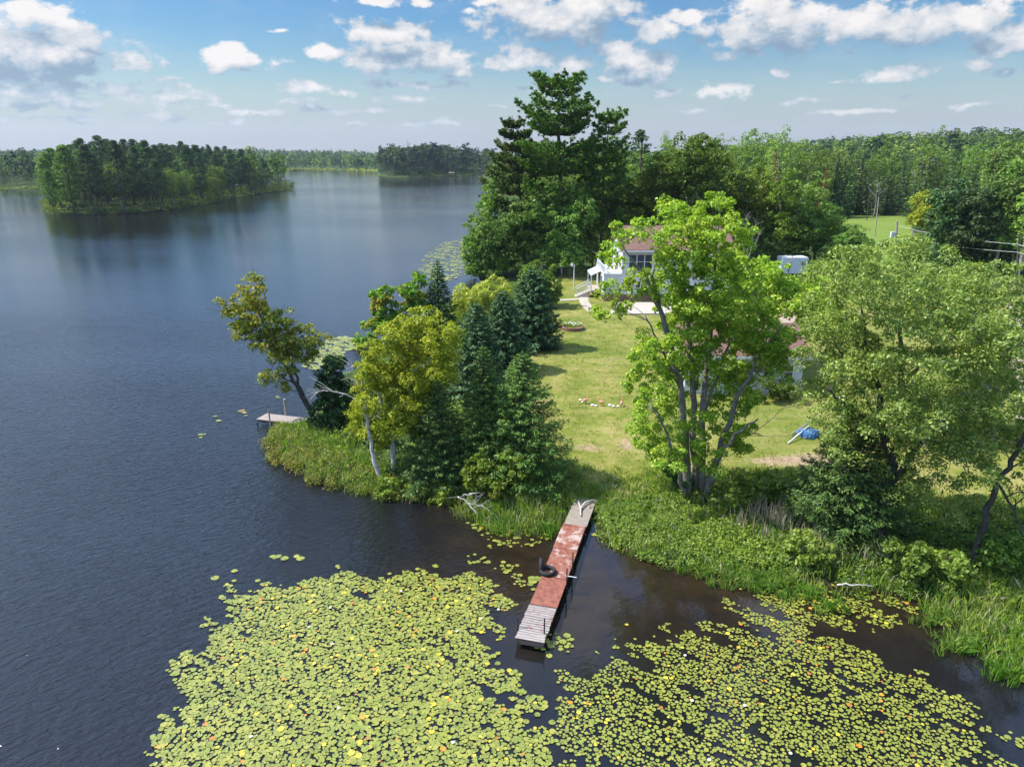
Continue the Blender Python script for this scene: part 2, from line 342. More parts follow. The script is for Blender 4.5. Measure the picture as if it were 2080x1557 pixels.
isl_px = [(100,437),(140,438.5),(200,437),(260,434),(340,428),(420,415),(480,402),(540,393),(580,387.5),(599,385),(585,382),(560,379),(500,378),(420,379),(300,384),(200,392),(130,405),(100,420),(92,431)]
isl = [tuple(P(*q)[:2]) for q in isl_px]
POLYS = [np.array(main_land), np.array(isl)]
def signed(x, y):
    """distance to the nearest shore, positive on land"""
    x = np.atleast_1d(x).astype(float); y = np.atleast_1d(y).astype(float); out = np.full(x.shape, -1e9)
    for A in POLYS:
        B = np.roll(A, -1, 0); d = np.full(x.shape, 1e18); ins = np.zeros(x.shape, bool)
        for (ax, ay), (bx, by) in zip(A, B):
            ex, ey = bx-ax, by-ay; L = ex*ex+ey*ey
            if L < 1e-9: continue
            t = np.clip(((x-ax)*ex+(y-ay)*ey)/L, 0, 1); d = np.minimum(d, (x-ax-t*ex)**2+(y-ay-t*ey)**2)
            if ay != by: ins ^= ((ay > y) != (by > y)) & (x < (bx-ax)*(y-ay)/(by-ay)+ax)
        out = np.maximum(out, np.where(ins, 1, -1)*np.sqrt(d))
    return out
def vnoise(x, y, s, seed=0):
    x = x/s+seed*17.3; y = y/s+seed*7.7
    return (np.sin(x*1.7+np.sin(y*1.3)*1.2)+np.sin(y*2.1+np.sin(x*1.1+2)*1.4)+np.sin((x+y)*1.37+1.1))/3
HILLS = [(340,560,165,200,17),(430,330,160,130,12),(-500,1500,300,200,9),(-75,690,55,60,9),(-900,1200,500,300,10),(350,700,120,100,6)]
def ground(x, y):
    d = signed(x, y); x = np.atleast_1d(x); y = np.atleast_1d(y)
    dp = np.clip(d, 0, None)
    h = .3*(1-np.exp(-dp/.5))+.9*(1-np.exp(-dp/7))+.12*vnoise(x, y, 6)*np.clip(dp/5, 0, 1)
    for hx, hy, sx_, sy_, a in HILLS: h = h+a*np.exp(-((x-hx)/sx_)**2-((y-hy)/sy_)**2)*np.clip(dp/60, 0, 1)
    return np.where(d > 0, h, np.maximum(-2.2, d*.45))
def gz(x, y): return float(ground(x, y)[0])
def GP(px, py):
    """ground point seen at a pixel of the photograph"""
    z = 1.0
    for _ in range(14): p = P(px, py, z); z = .5*z+.5*gz(p[0], p[1])
    p = P(px, py, z); p[2] = gz(p[0], p[1]); return p
def inpoly(x, y, A):
    ins = np.zeros(np.shape(x), bool); B = np.roll(A, -1, 0)
    for (ax, ay), (bx, by) in zip(A, B):
        if ay != by: ins ^= ((ay > y) != (by > y)) & (x < (bx-ax)*(y-ay)/(by-ay)+ax)
    return ins
def pxpoly(l, z=1.0): return np.array([P(a, b, z)[:2] for a, b in l])

def build_ground():
    ang = np.concatenate([np.radians(np.arange(-46, 46, .22)), np.radians(np.arange(46, 314, 4))])
    rr = [3.0]
    while rr[-1] < 3600: rr.append(rr[-1]*1.0115+.02 if rr[-1] < 160 else rr[-1]*1.03)
    rr = np.array(rr); A, B = np.meshgrid(ang, rr); X = (B*np.sin(A)).ravel(); Y = (B*np.cos(A)).ravel()
    Z = ground(X, Y); na, nr = len(ang), len(rr)
    V = np.stack([X, Y, Z], 1); i = np.arange(nr-1)[:, None]*na; j = np.arange(na)[None]; k = (j+1) % na
    F = np.stack([i+j, i+k, i+na+k, i+na+j], -1).reshape(-1, 4)[:, ::-1]
    mb = MB(); mb.add(V, F); mb.add([[0, 0, gz(0, 0)]], np.zeros((0, 3), int))
    c = mb.n-1; mb.F.append((np.stack([np.full(na, c), (np.arange(na)+1) % na, np.arange(na)], 1)[:, ::-1].copy(), 0))
    d = signed(X, Y)
    lawn = inpoly(X, Y, pxpoly([(1120,575),(1150,548),(1260,545),(1500,560),(1640,600),(2150,620),(2300,800),(2250,1030),(1950,1030),(1800,1000),(1640,975),(1550,975),(1400,985),(1350,990),(1210,995),(1110,985),(1040,930),(1060,800),(1080,700),(1110,620)]))
    mead = inpoly(X, Y, pxpoly([(1690,440),(1835,436),(1870,500),(1900,580),(1660,580),(1690,500)]))
    drive = inpoly(X, Y, pxpoly([(2040,590),(2200,570),(2300,900),(2200,905),(2060,850),(2040,780),(2060,700)]))
    dry = np.zeros(len(X))
    for (px, py, rx, ry, s) in [(1195,905,50,10,.9),(1275,900,22,14,1),(1570,935,90,14,.9),(1240,955,60,14,.6),(1460,880,70,12,.5),(1260,980,50,14,.9),(1150,760,60,20,.4),(1110,850,60,20,.5),(1660,935,50,14,.8),(1540,905,60,10,.5),(1995,1045,70,30,.8),(1130,720,40,14,.5),(1250,975,30,10,.7),(1310,650,60,20,.3)]:
        c0 = P(px, py, 1.); ex = np.linalg.norm(P(px+rx, py, 1.)-c0); ey = np.linalg.norm(P(px, py+ry, 1.)-c0)
        dry += s*np.exp(-((X-c0[0])/ex)**2-((Y-c0[1])/ey)**2)
    colr = np.stack([np.where(lawn | mead, 1., 0), np.clip(dry, 0, 1), np.where(drive, 1., 0)+0*X, np.where(mead, 1., 0)], 1)
    colr = np.concatenate([colr, [[0, 0, 0, 0]]])
    m, n, out = mat('ground_cover'); b = n.new('ShaderNodeBsdfPrincipled'); b.inputs['Roughness'].default_value = .95; b.inputs['Specular IOR Level'].default_value = .1
    at = n.new('ShaderNodeAttribute', attribute_name='zone'); s_ = n.new('ShaderNodeSeparateColor'); n.l.new(at.outputs[0], s_.inputs[0])
    geo = n.new('ShaderNodeNewGeometry'); o = geo.outputs['Position']
    fine = n.noise(n.vmath('MULTIPLY', o, (1, 1, 1)), 3.2, 6, .7); midn = n.noise(o, .35, 5, .6); big = n.noise(o, .09, 3)
    streak = n.noise(n.vmath('MULTIPLY', o, (.5, 1.6, 1)), .9, 4, .6)
    lw = n.ramp(n.math('ADD', n.math('MULTIPLY', midn, .6), n.math('MULTIPLY', fine, .4)), [(.38, (.085,.115,.016)), (.5, (.165,.18,.032)), (.60, (.27,.235,.085))])
    lw = n.mix(n.math('MULTIPLY', n.smooth(streak, .45, .62), .55), lw, (.235,.20,.07,1))
    lw = n.mix(n.math('MULTIPLY', n.smooth(big, .5, .62), .5), lw, (.10,.14,.02,1))
    weed = n.smooth(n.noise(o, 1.6, 7, .75), .56, .68); lw = n.mix(n.math('MULTIPLY', weed, .55), lw, (.07,.125,.012,1))
    pale = n.smooth(n.noise(n.vmath('ADD', o, (40,9,0)), 2.3, 7, .75), .56, .7); lw = n.mix(n.math('MULTIPLY', pale, .5), lw, (.30,.26,.13,1))
    lw = n.mix(n.math('MULTIPLY', at.outputs['Alpha'], .75), lw, (.12,.19,.03,1))
    dryc = n.ramp(fine, [(.35, (.20,.14,.09)), (.6, (.36,.26,.17))])
    df = n.smooth(n.math('MULTIPLY_ADD', fine, 1.1, n.math('SUBTRACT', s_.outputs[1], .55)), .45, .85)
    lw = n.mix(n.math('MULTIPLY', df, s_.outputs[1]), lw, dryc)
    fl = n.ramp(n.noise(o, 1.2, 6, .7), [(.35, (.018,.03,.008)), (.55, (.045,.075,.014)), (.7, (.08,.11,.025))])
    mk = n.smooth(n.math('ADD', s_.outputs[0], n.math('MULTIPLY', n.math('SUBTRACT', fine, .5), 1.2)), .35, .65)
    c = n.mix(mk, fl, lw)
    gr = n.ramp(n.noise(o, 4, 6, .7), [(.3, (.22,.175,.13)), (.7, (.36,.30,.235))])
    c = n.mix(n.smooth(n.math('ADD', s_.outputs[2], n.math('MULTIPLY', n.math('SUBTRACT', midn, .5), 1.6)), .3, .7), c, gr)
    z = n.sep(o)[2]; c = n.mix(n.smooth(z, .28, -.02), c, (.022,.014,.008,1))
    n._in(b, 'Base Color', c); bp = n.new('ShaderNodeBump'); bp.inputs['Strength'].default_value = .7; bp.inputs['Distance'].default_value = .12
    n._in(bp, 'Height', n.math('ADD', fine, midn)); n.l.new(bp.outputs[0], b.inputs['Normal']); n.l.new(b.outputs[0], out.inputs[0])
    g_ = mb.build('ground', m, smooth=True); tag(g_, kind='structure')
    ca = g_.data.color_attributes.new('zone', 'FLOAT_COLOR', 'POINT'); ca.data.foreach_set('color', colr.ravel().astype(np.float32))
build_ground()

def build_water():
    m, n, out = mat('lake_water'); b = n.new('ShaderNodeBsdfPrincipled'); geo = n.new('ShaderNodeNewGeometry'); o = geo.outputs['Position']
    b.inputs['Base Color'].default_value = (.008, .0075, .007, 1); b.inputs['IOR'].default_value = 1.4; b.inputs['Roughness'].default_value = .06
    s_ = n.sep(o)
    # wind reaches the open lake; the corner behind the dock is sheltered
    shel = n.math('ADD', n.math('MULTIPLY', s_[0], 1.0), n.math('MULTIPLY', s_[1], -.10))
    calm = n.smooth(shel, -6.5, -1.5)
    near = n.smooth(s_[1], 60, 38)
    calm = n.math('MULTIPLY', calm, near)
    patch = n.math('MULTIPLY_ADD', n.smooth(n.noise(n.vmath('MULTIPLY', o, (.35, 1, 1)), .018, 3), .35, .65), .55, .55)
    amp = n.math('MULTIPLY', n.math('MULTIPLY', n.math('SUBTRACT', 1.0, n.math('MULTIPLY', calm, .93)), patch), n.math('MULTIPLY_ADD', n.smooth(s_[1], 110, 22), .85, .28))
    sh1 = n.smooth(n.math('ADD', shel, n.math('MULTIPLY', n.math('SUBTRACT', n.noise(o, .35, 3), .5), 5)), -10, -2); shb = n.math('MULTIPLY', sh1, n.math('MULTIPLY', n.smooth(s_[1], 50, 40), n.smooth(s_[1], 19, 27)))
    n._in(b, 'Base Color', n.mix(shb, (.008, .009, .010, 1), n.ramp(n.noise(o, .8, 5, .65), [(.35, (.012,.009,.006)), (.7, (.026,.017,.009))])))
    rt = n.new('ShaderNodeMapping', vector_type='POINT'); rt.inputs['Rotation'].default_value = (0, 0, radians(-38)); n.l.new(o, rt.inputs[0])
    w1 = n.noise(n.vmath('MULTIPLY', rt.outputs[0], (.75, 1.7, 1)), 2.3, 3, .6, .5)
    rt2 = n.new('ShaderNodeMapping', vector_type='POINT'); rt2.inputs['Rotation'].default_value = (0, 0, radians(-15)); n.l.new(o, rt2.inputs[0])
    w2 = n.noise(n.vmath('MULTIPLY', rt2.outputs[0], (.8, 1.5, 1)), 4.0, 3, .6)
    w3 = n.noise(o, .25, 2)
    h = n.math('ADD', n.math('MULTIPLY', w1, 1.0), n.math('ADD', n.math('MULTIPLY', w2, .32), n.math('MULTIPLY', w3, .8)))
    bp = n.new('ShaderNodeBump'); bp.inputs['Strength'].default_value = 1; bp.inputs['Distance'].default_value = .125
    n._in(bp, 'Height', n.math('MULTIPLY', h, amp)); n.l.new(bp.outputs[0], b.inputs['Normal']); n.l.new(b.outputs[0], out.inputs[0])
    mb = MB(); mb.add([(-3650,-3650,0),(3650,-3650,0),(3650,3650,0),(-3650,3650,0)], np.array([[0,1,2,3]]))
    tag(mb.build('water', m), kind='structure')
build_water()

# ------------------------------------------------------------------ trees
def rdir(n):
    v_ = R.normal(size=(n, 3)); return unit(v_)
def clump_leaves(mb, C, cr, n_per, size, flat=.75, up=.5, out_=.7, rnd=.6, aspect=.62, mi=0, shell=.45):
    if len(C) == 0: return
    """leaves filling the small puffs C (k,3) of radius cr (k,)"""
    k = len(C); idx = np.repeat(np.arange(k), n_per); n = len(idx)
    d = rdir(n); fl_ = (d[:, 2] < -.2) & (R.rand(n) < .6); d[fl_, 2] *= -1; rad = (shell+(1-shell)*R.rand(n)**.6)[:, None]
    off = d*rad*cr[idx][:, None]; off[:, 2] *= flat
    N = d*out_+np.array([0, 0, up])+R.normal(size=(n, 3))*rnd
    mb.leaves(C[idx]+off, N, size*(.45+1.0*R.rand(n)), aspect, mi)
def lobe_points(c, r, spacing, fill=.35):
    """puff centres through an ellipsoid, mostly near its skin"""
    vol = r[0]*r[1]*r[2]; n = max(4, int(4.2*vol/spacing**3)); d = rdir(n)
    u = np.where(R.rand(n) < fill, R.rand(n)**.5, .72+.33*R.rand(n)); return c+d*u[:, None]*r
def stempath(pts, rad, jitter=.0, k=5):
    pts = np.asarray(pts, float); t = np.linspace(0, len(pts)-1, (len(pts)-1)*k+1); i = np.minimum(t.astype(int), len(pts)-2); f = (t-i)[:, None]
    q = pts[i]*(1-f)+pts[i+1]*f; q[1:-1] += R.normal(size=(len(q)-2, 3))*jitter
    return q, np.interp(t, np.arange(len(rad)), rad)
def limbs(mb, S, SR, C, every=1, r0=.05, mi=0, sag=.25, sides=4):
    """branches out to the puffs C, each leaving the nearest stem or earlier branch"""
    n0 = len(S); cap_ = n0+2*len(C)+4; A = np.zeros((cap_, 3)); A[:n0] = S; AR = np.zeros(cap_); AR[:n0] = SR; m = n0
    D0 = np.array([np.min(np.linalg.norm(S-c, axis=1)) for c in C])
    for c in C[np.argsort(D0)][::every]:
        v_ = A[:m]-c; d = np.linalg.norm(v_, axis=1)+np.where(v_[:, 2] > -.15*np.hypot(v_[:, 0], v_[:, 1]), 1.5+2*v_[:, 2].clip(0), 0)
        i = int(np.argmin(d)); a = A[i]; L = np.linalg.norm(c-a)
        if L < .25: continue
        m1 = a*.6+c*.4+np.array([0, 0, sag*L*.2])+R.normal(size=3)*.05*L; m2 = a*.25+c*.75+np.array([0, 0, sag*L*.15])+R.normal(size=3)*.04*L
        r = min(AR[i]*.7, r0*(.45+L*.2)); mb.tube([a, m1, m2, c], [r, r*.75, r*.5, r*.2], sides, mi, cap=False)
        A[m] = m2; AR[m] = r*.75; A[m+1] = c; AR[m+1] = r*.5; m += 2
def btree(name, label, base, stems, lobes, leaf, bark='bark', cat='tree', group=None, size=.16, per=70, cr=.55, depth=None, fill=.35, every=1, r0=.05,
          up=.5, out_=.7, rnd=.6, flat=.75, aspect=.62, crown='crown', twigs=0, dz=-.15, sp=1.32):
    """broadleaf tree. base: pixel of its foot; stems: pixel polylines (px, py, depth offset m, radius m); lobes: crown masses (px, py, rx, ry, depth offset m, depth radius m)"""
    b = GP(*base) if len(base) == 2 else np.array(base, float); Y0 = b[1]; root = thing(name, label, cat, b, group)
    tr = MB(); S, SR = [], []
    for st in stems:
        pts = [PY(q[0], q[1], Y0+q[2]) for q in st]; 
        if len(st) and st[0][1] is not None and abs(pts[0][2]-b[2]) < 1.2: pts[0][2] = gz(pts[0][0], pts[0][1])+dz
        q, rq = stempath(pts, [s_[3] for s_ in st], .04); tr.tube(q, rq, 8); S.append(q); SR.append(rq)
    S = np.concatenate(S); SR = np.concatenate(SR); C = []
    for lb in lobes:
        dy = lb[4] if len(lb) > 4 else 0; c = PY(lb[0], lb[1], Y0+dy); zc = c[1]*cos(PITCH)+(CAM_H-c[2])*sin(PITCH)
        rx, rz = lb[2]*zc/FPX, lb[3]*zc/FPX; rd = lb[5] if len(lb) > 5 else (depth or .5*(rx+rz))
        C.append(lobe_points(c, np.array([rx, rd, rz]), cr*sp, fill))
    C = np.concatenate(C); g0 = ground(C[:, 0], C[:, 1]); C = C[C[:, 2] > np.maximum(g0, 0)+cr*.5]
    limbs(tr, S, SR, C, every, r0)
    if twigs:
        for c in C[R.permutation(len(C))[:twigs]]:
            e = c+unit(c-C.mean(0))*cr*1.6+R.normal(size=3)*.2; tr.tube([c, e], [.02, .008], 3, cap=False)
    part(tr, 'trunk', bark, root, True)
    lf = MB(); crs = .8*cr*(.6+.8*R.rand(len(C))); clump_leaves(lf, C, crs, per, size, flat, up, out_, rnd, aspect)
    o = part(lf, crown, leaf, root); return root

def spruce_mesh(H, Rm, nwh=26, nb=13, ns=26, spray=.34, droop=.18, power=.85, jit=.12, base=.03, shape=None, asp=.42):
    """layered conifer at the origin: (trunk MB, foliage MB)"""
    tr, lf = MB(), MB(); tr.tube([[0,0,-.2],[0,0,H*.5],[0,0,H*.99]], [.02*H, .012*H, .004*H], 7)
    CC, NN, DD, SZ = [], [], [], []
    for w in range(nwh):
        t = base+(1-base)*(w/nwh)**.95; z0 = H*t; prof = (1-t)**power if shape is None else np.interp(t, *zip(*shape))
        nbr = max(4, int(nb*(.45+.55*prof)))
        for a in R.rand()*6+np.arange(nbr)*2*pi/nbr+R.normal(size=nbr)*.2:
            L = Rm*prof*(1+jit*R.normal())+.1; dr = droop*(1-.9*t)+.05*R.normal(); n = max(4, int(ns*(.3+.7*L/Rm)))
            h = np.array([cos(a), sin(a), 0]); s_ = R.rand(n)**.6; s_ = .18+.85*s_; side = np.array([-sin(a), cos(a), 0])
            zz = -dr*L*(s_-.55*s_**2.5)+L*.12*s_**3; w_ = R.normal(size=n)*.22*L*(1.15-s_)
            p = np.array([0, 0, z0])+h*(L*s_)[:, None]+side*w_[:, None]+np.array([0,0,1.])*(zz+R.normal(size=n)*.03*L-.04*np.abs(w_))[:, None]
            CC.append(p); NN.append(np.array([0,0,1.])+R.normal(size=(n, 3))*.38+h*.25); DD.append(h+side*(np.sign(w_)*.7)[:, None]+R.normal(size=(n, 3))*.25); SZ.append(np.full(n, spray)*(.6+.7*R.rand(n))*(.55+.45*prof**.5))
            if L > .5: tr.tube([[0,0,z0], np.array([0,0,z0-dr*L*.3])+h*L*.55], [.008*H*(1-t*.7), .004*H*.5], 3, cap=False)
    lf.leaves(np.concatenate(CC), np.concatenate(NN), np.concatenate(SZ), asp, 0, np.concatenate(DD))
    k = 10; lf.leaves(np.stack([R.normal(size=k)*.03, R.normal(size=k)*.03, H*(.93+.08*np.arange(k)/k)], 1), rdir(k), .3, .3, 0, np.tile([0,0,1.], (k, 1))+R.normal(size=(k, 3))*.3)
    return tr, lf
def shift(mb, p): mb.V = [v_+np.array(p) for v_ in mb.V]; return mb
def spruce(label, base, top_py, rpx, mats='spruce', group=None, name='spruce_tree', z_override=None, **kw):
    b = GP(*base) if len(base) == 2 else np.array(base, float); top = PY(base[0] if len(base) == 2 else 0, top_py, b[1]); H = top[2]-b[2]
    zc = b[1]*cos(PITCH)+(CAM_H-b[2]-H*.3)*sin(PITCH); Rm = rpx*zc/FPX
    root = thing(name, label, 'tree', b, group); tr, lf = spruce_mesh(H, Rm, **kw)
    part(shift(tr, b), 'trunk', 'barkdark', root); part(shift(lf, b), 'crown', mats, root); return root

def needles(mb, C, dirs, n_per, ln, w=.12, spread=.55, mi=0):
    """tufts of long needles at C pointing along dirs"""
    k = len(C); idx = np.repeat(np.arange(k), n_per); n = len(idx); d = unit(dirs[idx]+R.normal(size=(n, 3))*spread)
    c = C[idx]+d*(ln*.45)*(.6+.6*R.rand(n))[:, None]; N = np.cross(d, R.normal(size=(n, 3))); N[:, 2] += .5*np.sign(N[:, 2]+1e-6)
    mb.leaves(c, N, ln*(.7+.6*R.rand(n)), w/ln*1.0, mi, d)
def pine_tree(name, label, base, path, rows, leaf, bark='barkpine', group=None, size=.5, up=.35, tw=3, per=16, w=.16, trunk_r=.45, clumpy=1.0, nbr=7, gap=0.0):
    """white pine with layered plates. path: trunk pixels; rows: (py, left px, right px, depth m) outline of each layer of boughs"""
    b = GP(*base) if len(base) == 2 else np.array(base, float); Y0 = b[1]; root = thing(name, label, 'tree', b, group)
    pts = [PY(px, py, Y0) for px, py in path]; pts[0] = b-np.array([0,0,.3]); q, rq = stempath(pts, np.linspace(trunk_r, .05, len(pts)), .03); tr = MB(); tr.tube(q, rq, 9); lf = MB()
    CC, DD = [], []
    for (py, lx, rx_, dp) in rows:
        c0 = PY((lx+rx_)/2, py, Y0); i = int(np.argmin(abs(q[:, 2]-c0[2]+.8))); a0 = q[i]
        Lft = abs(PY(lx, py, Y0)[0]-a0[0]); Rgt = abs(PY(rx_, py, Y0)[0]-a0[0])
        for k in range(nbr):
            an = 2*pi*(k+R.rand()*.8)/nbr; cx = cos(an); L = (Rgt if cx > 0 else Lft)*abs(cx)+dp*abs(sin(an)); L *= (.78+.3*R.rand())
            if R.rand() < gap: continue
            h = np.array([cx, sin(an), 0]); rise = up*L*(.5+.7*R.rand()); st = np.linspace(0, 1, 6)[:, None]
            L *= .92; br = a0+h*L*st+np.array([0,0,1.])*(rise*st**1.6-.10*L*np.sin(st*pi)+ (R.rand()-.5)*1.2*st)
            tr.tube(br, np.linspace(.035+.012*L, .015, 6), 4, cap=False)
            m_ = max(4, int(L*tw*clumpy)); s_ = .14+.88*R.rand(m_)**.7; side = np.array([-sin(an), cx, 0])
            bp = a0+h*(L*s_)[:, None]+np.array([0,0,1.])*(rise*s_**1.6-.10*L*np.sin(s_*pi))[:, None]+side*(R.normal(size=m_)*.20*L*(1.1-s_*.6))[:, None]+np.array([0,0,1.])*(R.rand(m_)*.45)[:, None]
            CC.append(bp); DD.append(h*.75+np.array([0,0,.8])+R.normal(size=(m_, 3))*.35)
    C = np.concatenate(CC); D = unit(np.concatenate(DD)); needles(lf, C, D, per, size, w)
    part(tr, 'trunk', bark, root, True); part(lf, 'crown', leaf, root); return root

# ---- far and middle-distance species, built once at the origin and repeated
def species_broad(H, Wd, leafsz, npuff, per, crz, shape='round'):
    tr, lf = MB(), MB(); hb = H*.25; S, SR = stempath([[0,0,-.5],[.1,0,H*.4],[R.normal()*.3, R.normal()*.3, H*.85]], [.016*H, .012*H, .004*H], .05); tr.tube(S, SR, 6)
    d = rdir(npuff); u = .55+.5*R.rand(npuff); c = np.array([0, 0, H*.6]); C = c+d*u[:, None]*np.array([Wd/2, Wd/2, H*.4])
    if shape == 'ovate': C[:, :2] *= (1.25-.75*np.clip((C[:, 2]-hb)/(H-hb), 0, 1))[:, None]
    a = np.arctan2(C[:, 1], C[:, 0]); C[:, :2] *= (1+.22*np.sin(a*3+R.rand()*6))[:, None]; C[:, 2] += .05*H*np.sin(a*2+R.rand()*6)
    limbs(tr, S, SR, C, 3, .06); clump_leaves(lf, C, crz*(.7+.7*R.rand(npuff)), per, leafsz, .8, .5, .8, .5); return tr, lf
def species_pine(H, Wd, leafsz, n, per, lo_=.42):
    """red pine: long bare stem, ragged rounded top"""
    tr, lf = MB(), MB(); S, SR = stempath([[0,0,-.5],[R.normal()*.15,0,H*.5],[R.normal()*.3, 0, H*.95]], [.015*H, .012*H, .004*H], .04); tr.tube(S, SR, 6)
    t = R.rand(n); z = H*(lo_+(.98-lo_)*t); pr = np.sin(np.clip((t*.85+.15), 0, 1)*pi)**.6*(1-.35*t); a = R.rand(n)*2*pi; rr_ = Wd/2*pr*(.35+.7*R.rand(n))
    C = np.stack([rr_*np.cos(a), rr_*np.sin(a), z+.1*rr_], 1); limbs(tr, S, SR, C, 2, .05, sag=.1)
    clump_leaves(lf, C, (.55+.45*R.rand(n))*Wd*.13, per, leafsz, .55, .7, .5, .5, .45); return tr, lf
VAR = {}
def variant(key, trlf, leaf, bark='bark', flat=False):
    """stores mesh data for trunk and crown; flat=True makes one mesh with two materials"""
    tr, lf = trlf
    if flat:
        mb = MB(); 
        for src, mi in ((tr, 0), (lf, 1)):
            V = np.concatenate(src.V); off = mb.n; mb.V.append(V); mb.n += len(V); mb.F += [(f+off, mi) for f, _ in src.F]
        o = mb.build('t', [bark, leaf]); me = o.data; bpy.data.objects.remove(o); VAR[key] = (me, None)
    else:
        o = tr.build('t', bark, smooth=True); p = lf.build('l', leaf); VAR[key] = (o.data, p.data); bpy.data.objects.remove(o); bpy.data.objects.remove(p)
def plant(key, name, label, p, s=1.0, rz=None, group=None, cat='tree', sz=None, tilt=0):
    tm, lm = VAR[key]; rz = R.rand()*6.28 if rz is None else rz; sc3 = (s, s, s*(sz or 1))
    if lm is None:
        o = bpy.data.objects.new(name, tm); col.objects.link(o); tag(o, label, cat, group); o.location = p; o.rotation_euler = (tilt, 0, rz); o.scale = sc3; return o
    root = thing(name, label, cat, p, group); root.rotation_euler = (tilt, 0, rz); root.scale = sc3
    for nm, me in (('trunk', tm), ('crown', lm)):
        c = bpy.data.objects.new(nm, me); col.objects.link(c); c.parent = root
    return root
for i in range(4): variant(('broad', i), species_broad(16, 8.8+i*.6, .46, 70, 44, 1.2, 'round' if i % 2 else 'ovate'), 'broad', flat=True)
for i in range(3): variant(('aspen', i), species_broad(16, 5.6+i*.5, .36, 80, 34, .9, 'ovate'), 'aspen', 'barklight', flat=True)
for i in range(3): variant(('oak', i), species_broad(15, 10.5+i*.8, .4, 140, 40, 1.15), 'oak', flat=True)
for i in range(3): variant(('spruce', i), spruce_mesh(15, 2.3+.4*i, 24, 9, 12, .8, .22, .8), 'spruce', 'barkdark', flat=True)
for i in range(3): variant(('redpine', i), species_pine(20, 7+i, .42, 90, 34), 'redpine', 'barkpine', flat=True)
variant('redspruce', spruce_mesh(14, 1.7, 22, 8, 11, .7, .2, .8), 'deadred', 'barkdark', flat=True)
for i in range(3): variant(('ipine', i), species_pine(21, 7.5+i, .42, 170, 50, .27), 'redpine', 'barkpine')
for i in range(2): variant(('ibroad', i), species_broad(15, 8.5, .38, 120, 45, 1.0), 'broad', 'barklight')
variant('iwhite', species_pine(22, 8.5, .5, 170, 46, .2), 'pine', 'barkpine')
variant('ispruce', spruce_mesh(9, 1.6, 20, 8, 10, .5, .2, .8), 'spruce', 'barkdark')
def snag(H=12, n=16):
    tr = MB(); p, r_ = stempath([[0,0,-.3],[.2,0,H*.4],[.1,.3,H*.7],[.5,.2,H]], [.17,.13,.09,.02], .06); tr.tube(p, r_, 6)
    for k in range(n):
        t = .35+.62*R.rand(); a0 = p[int(t*(len(p)-1))]; a = R.rand()*6.28; L = (1.3-t)*H*.28*(.5+R.rand())
        e = a0+np.array([cos(a)*L, sin(a)*L, L*.9]); m_ = (a0+e)/2+R.normal(size=3)*.15; tr.tube([a0, m_, e], [.06, .04, .012], 4, cap=False)
        for _ in range(3): f = a0*.4+e*.6+R.normal(size=3)*.2; tr.tube([f, f+unit(e-a0)*L*.5+R.normal(size=3)*L*.2], [.02,.006], 3, cap=False)
    return tr
_o = snag().build('t', 'barklight', smooth=True); VAR['snag'] = (_o.data, None); bpy.data.objects.remove(_o)

# ---- the woods: positions by species, biggest 250 as individuals, the rest as far woods
forest_poly = np.array([tuple(P(a, b, 1)[:2]) for a, b in [(988,470),(1000,535),(1200,528),(1500,530),(1690,540),(1692,500),(1704,443),(1838,437),(1858,488),(1885,555),(1960,575),(2080,585),(2700,600)]]+[(2000,100),(2000,3000),(-2500,3000),(-2500,330)])
keep = []
def scatter(x0, x1, y0, y1, sp, cond):
    nx, ny = int((x1-x0)/sp), int((y1-y0)/sp); X, Y = np.meshgrid(np.arange(nx), np.arange(ny)); X = x0+(X+R.rand(*X.shape))*sp; Y = y0+(Y+R.rand(*Y.shape))*sp
    X, Y = X.ravel(), Y.ravel(); k = (np.abs(X/Y) < .80) & cond(X, Y); X, Y = X[k], Y[k]; d = signed(X, Y); k = d > 3
    return X[k], Y[k], d[k]
def in_land(X, Y): return inpoly(X, Y, forest_poly) & ~((X < 5) & (Y < 330) & (X > -160)) 
bands = [(scatter(-320, 330, 90, 260, 6.3, in_land), 0), (scatter(-480, 560, 260, 460, 7.2, in_land), 1), (scatter(-700, 750, 460, 760, 8, in_land), 2), (scatter(-135, -20, 600, 735, 5, in_land), 2), (scatter(-1100, 1100, 760, 1150, 11, in_land), 3), (scatter(-1500, 1500, 1150, 1800, 12.5, in_land), 4)]
SPX = [(1533,440,338),(1688,440,305),(1703,442,313),(1662,440,322),(1738,436,300),(1752,437,330),(1797,436,318),(1812,437,345),(1850,440,340),(1868,446,325),(1905,455,330),(1640,450,340),(1720,437,335),(1930,455,310),(1960,455,345),(1590,450,335),(1775,438,335),(1500,450,330)]
SPG = [(GP(a, b), c) for a, b, c in SPX+[(1562,455,308),(1666,455,343)]]
T = []
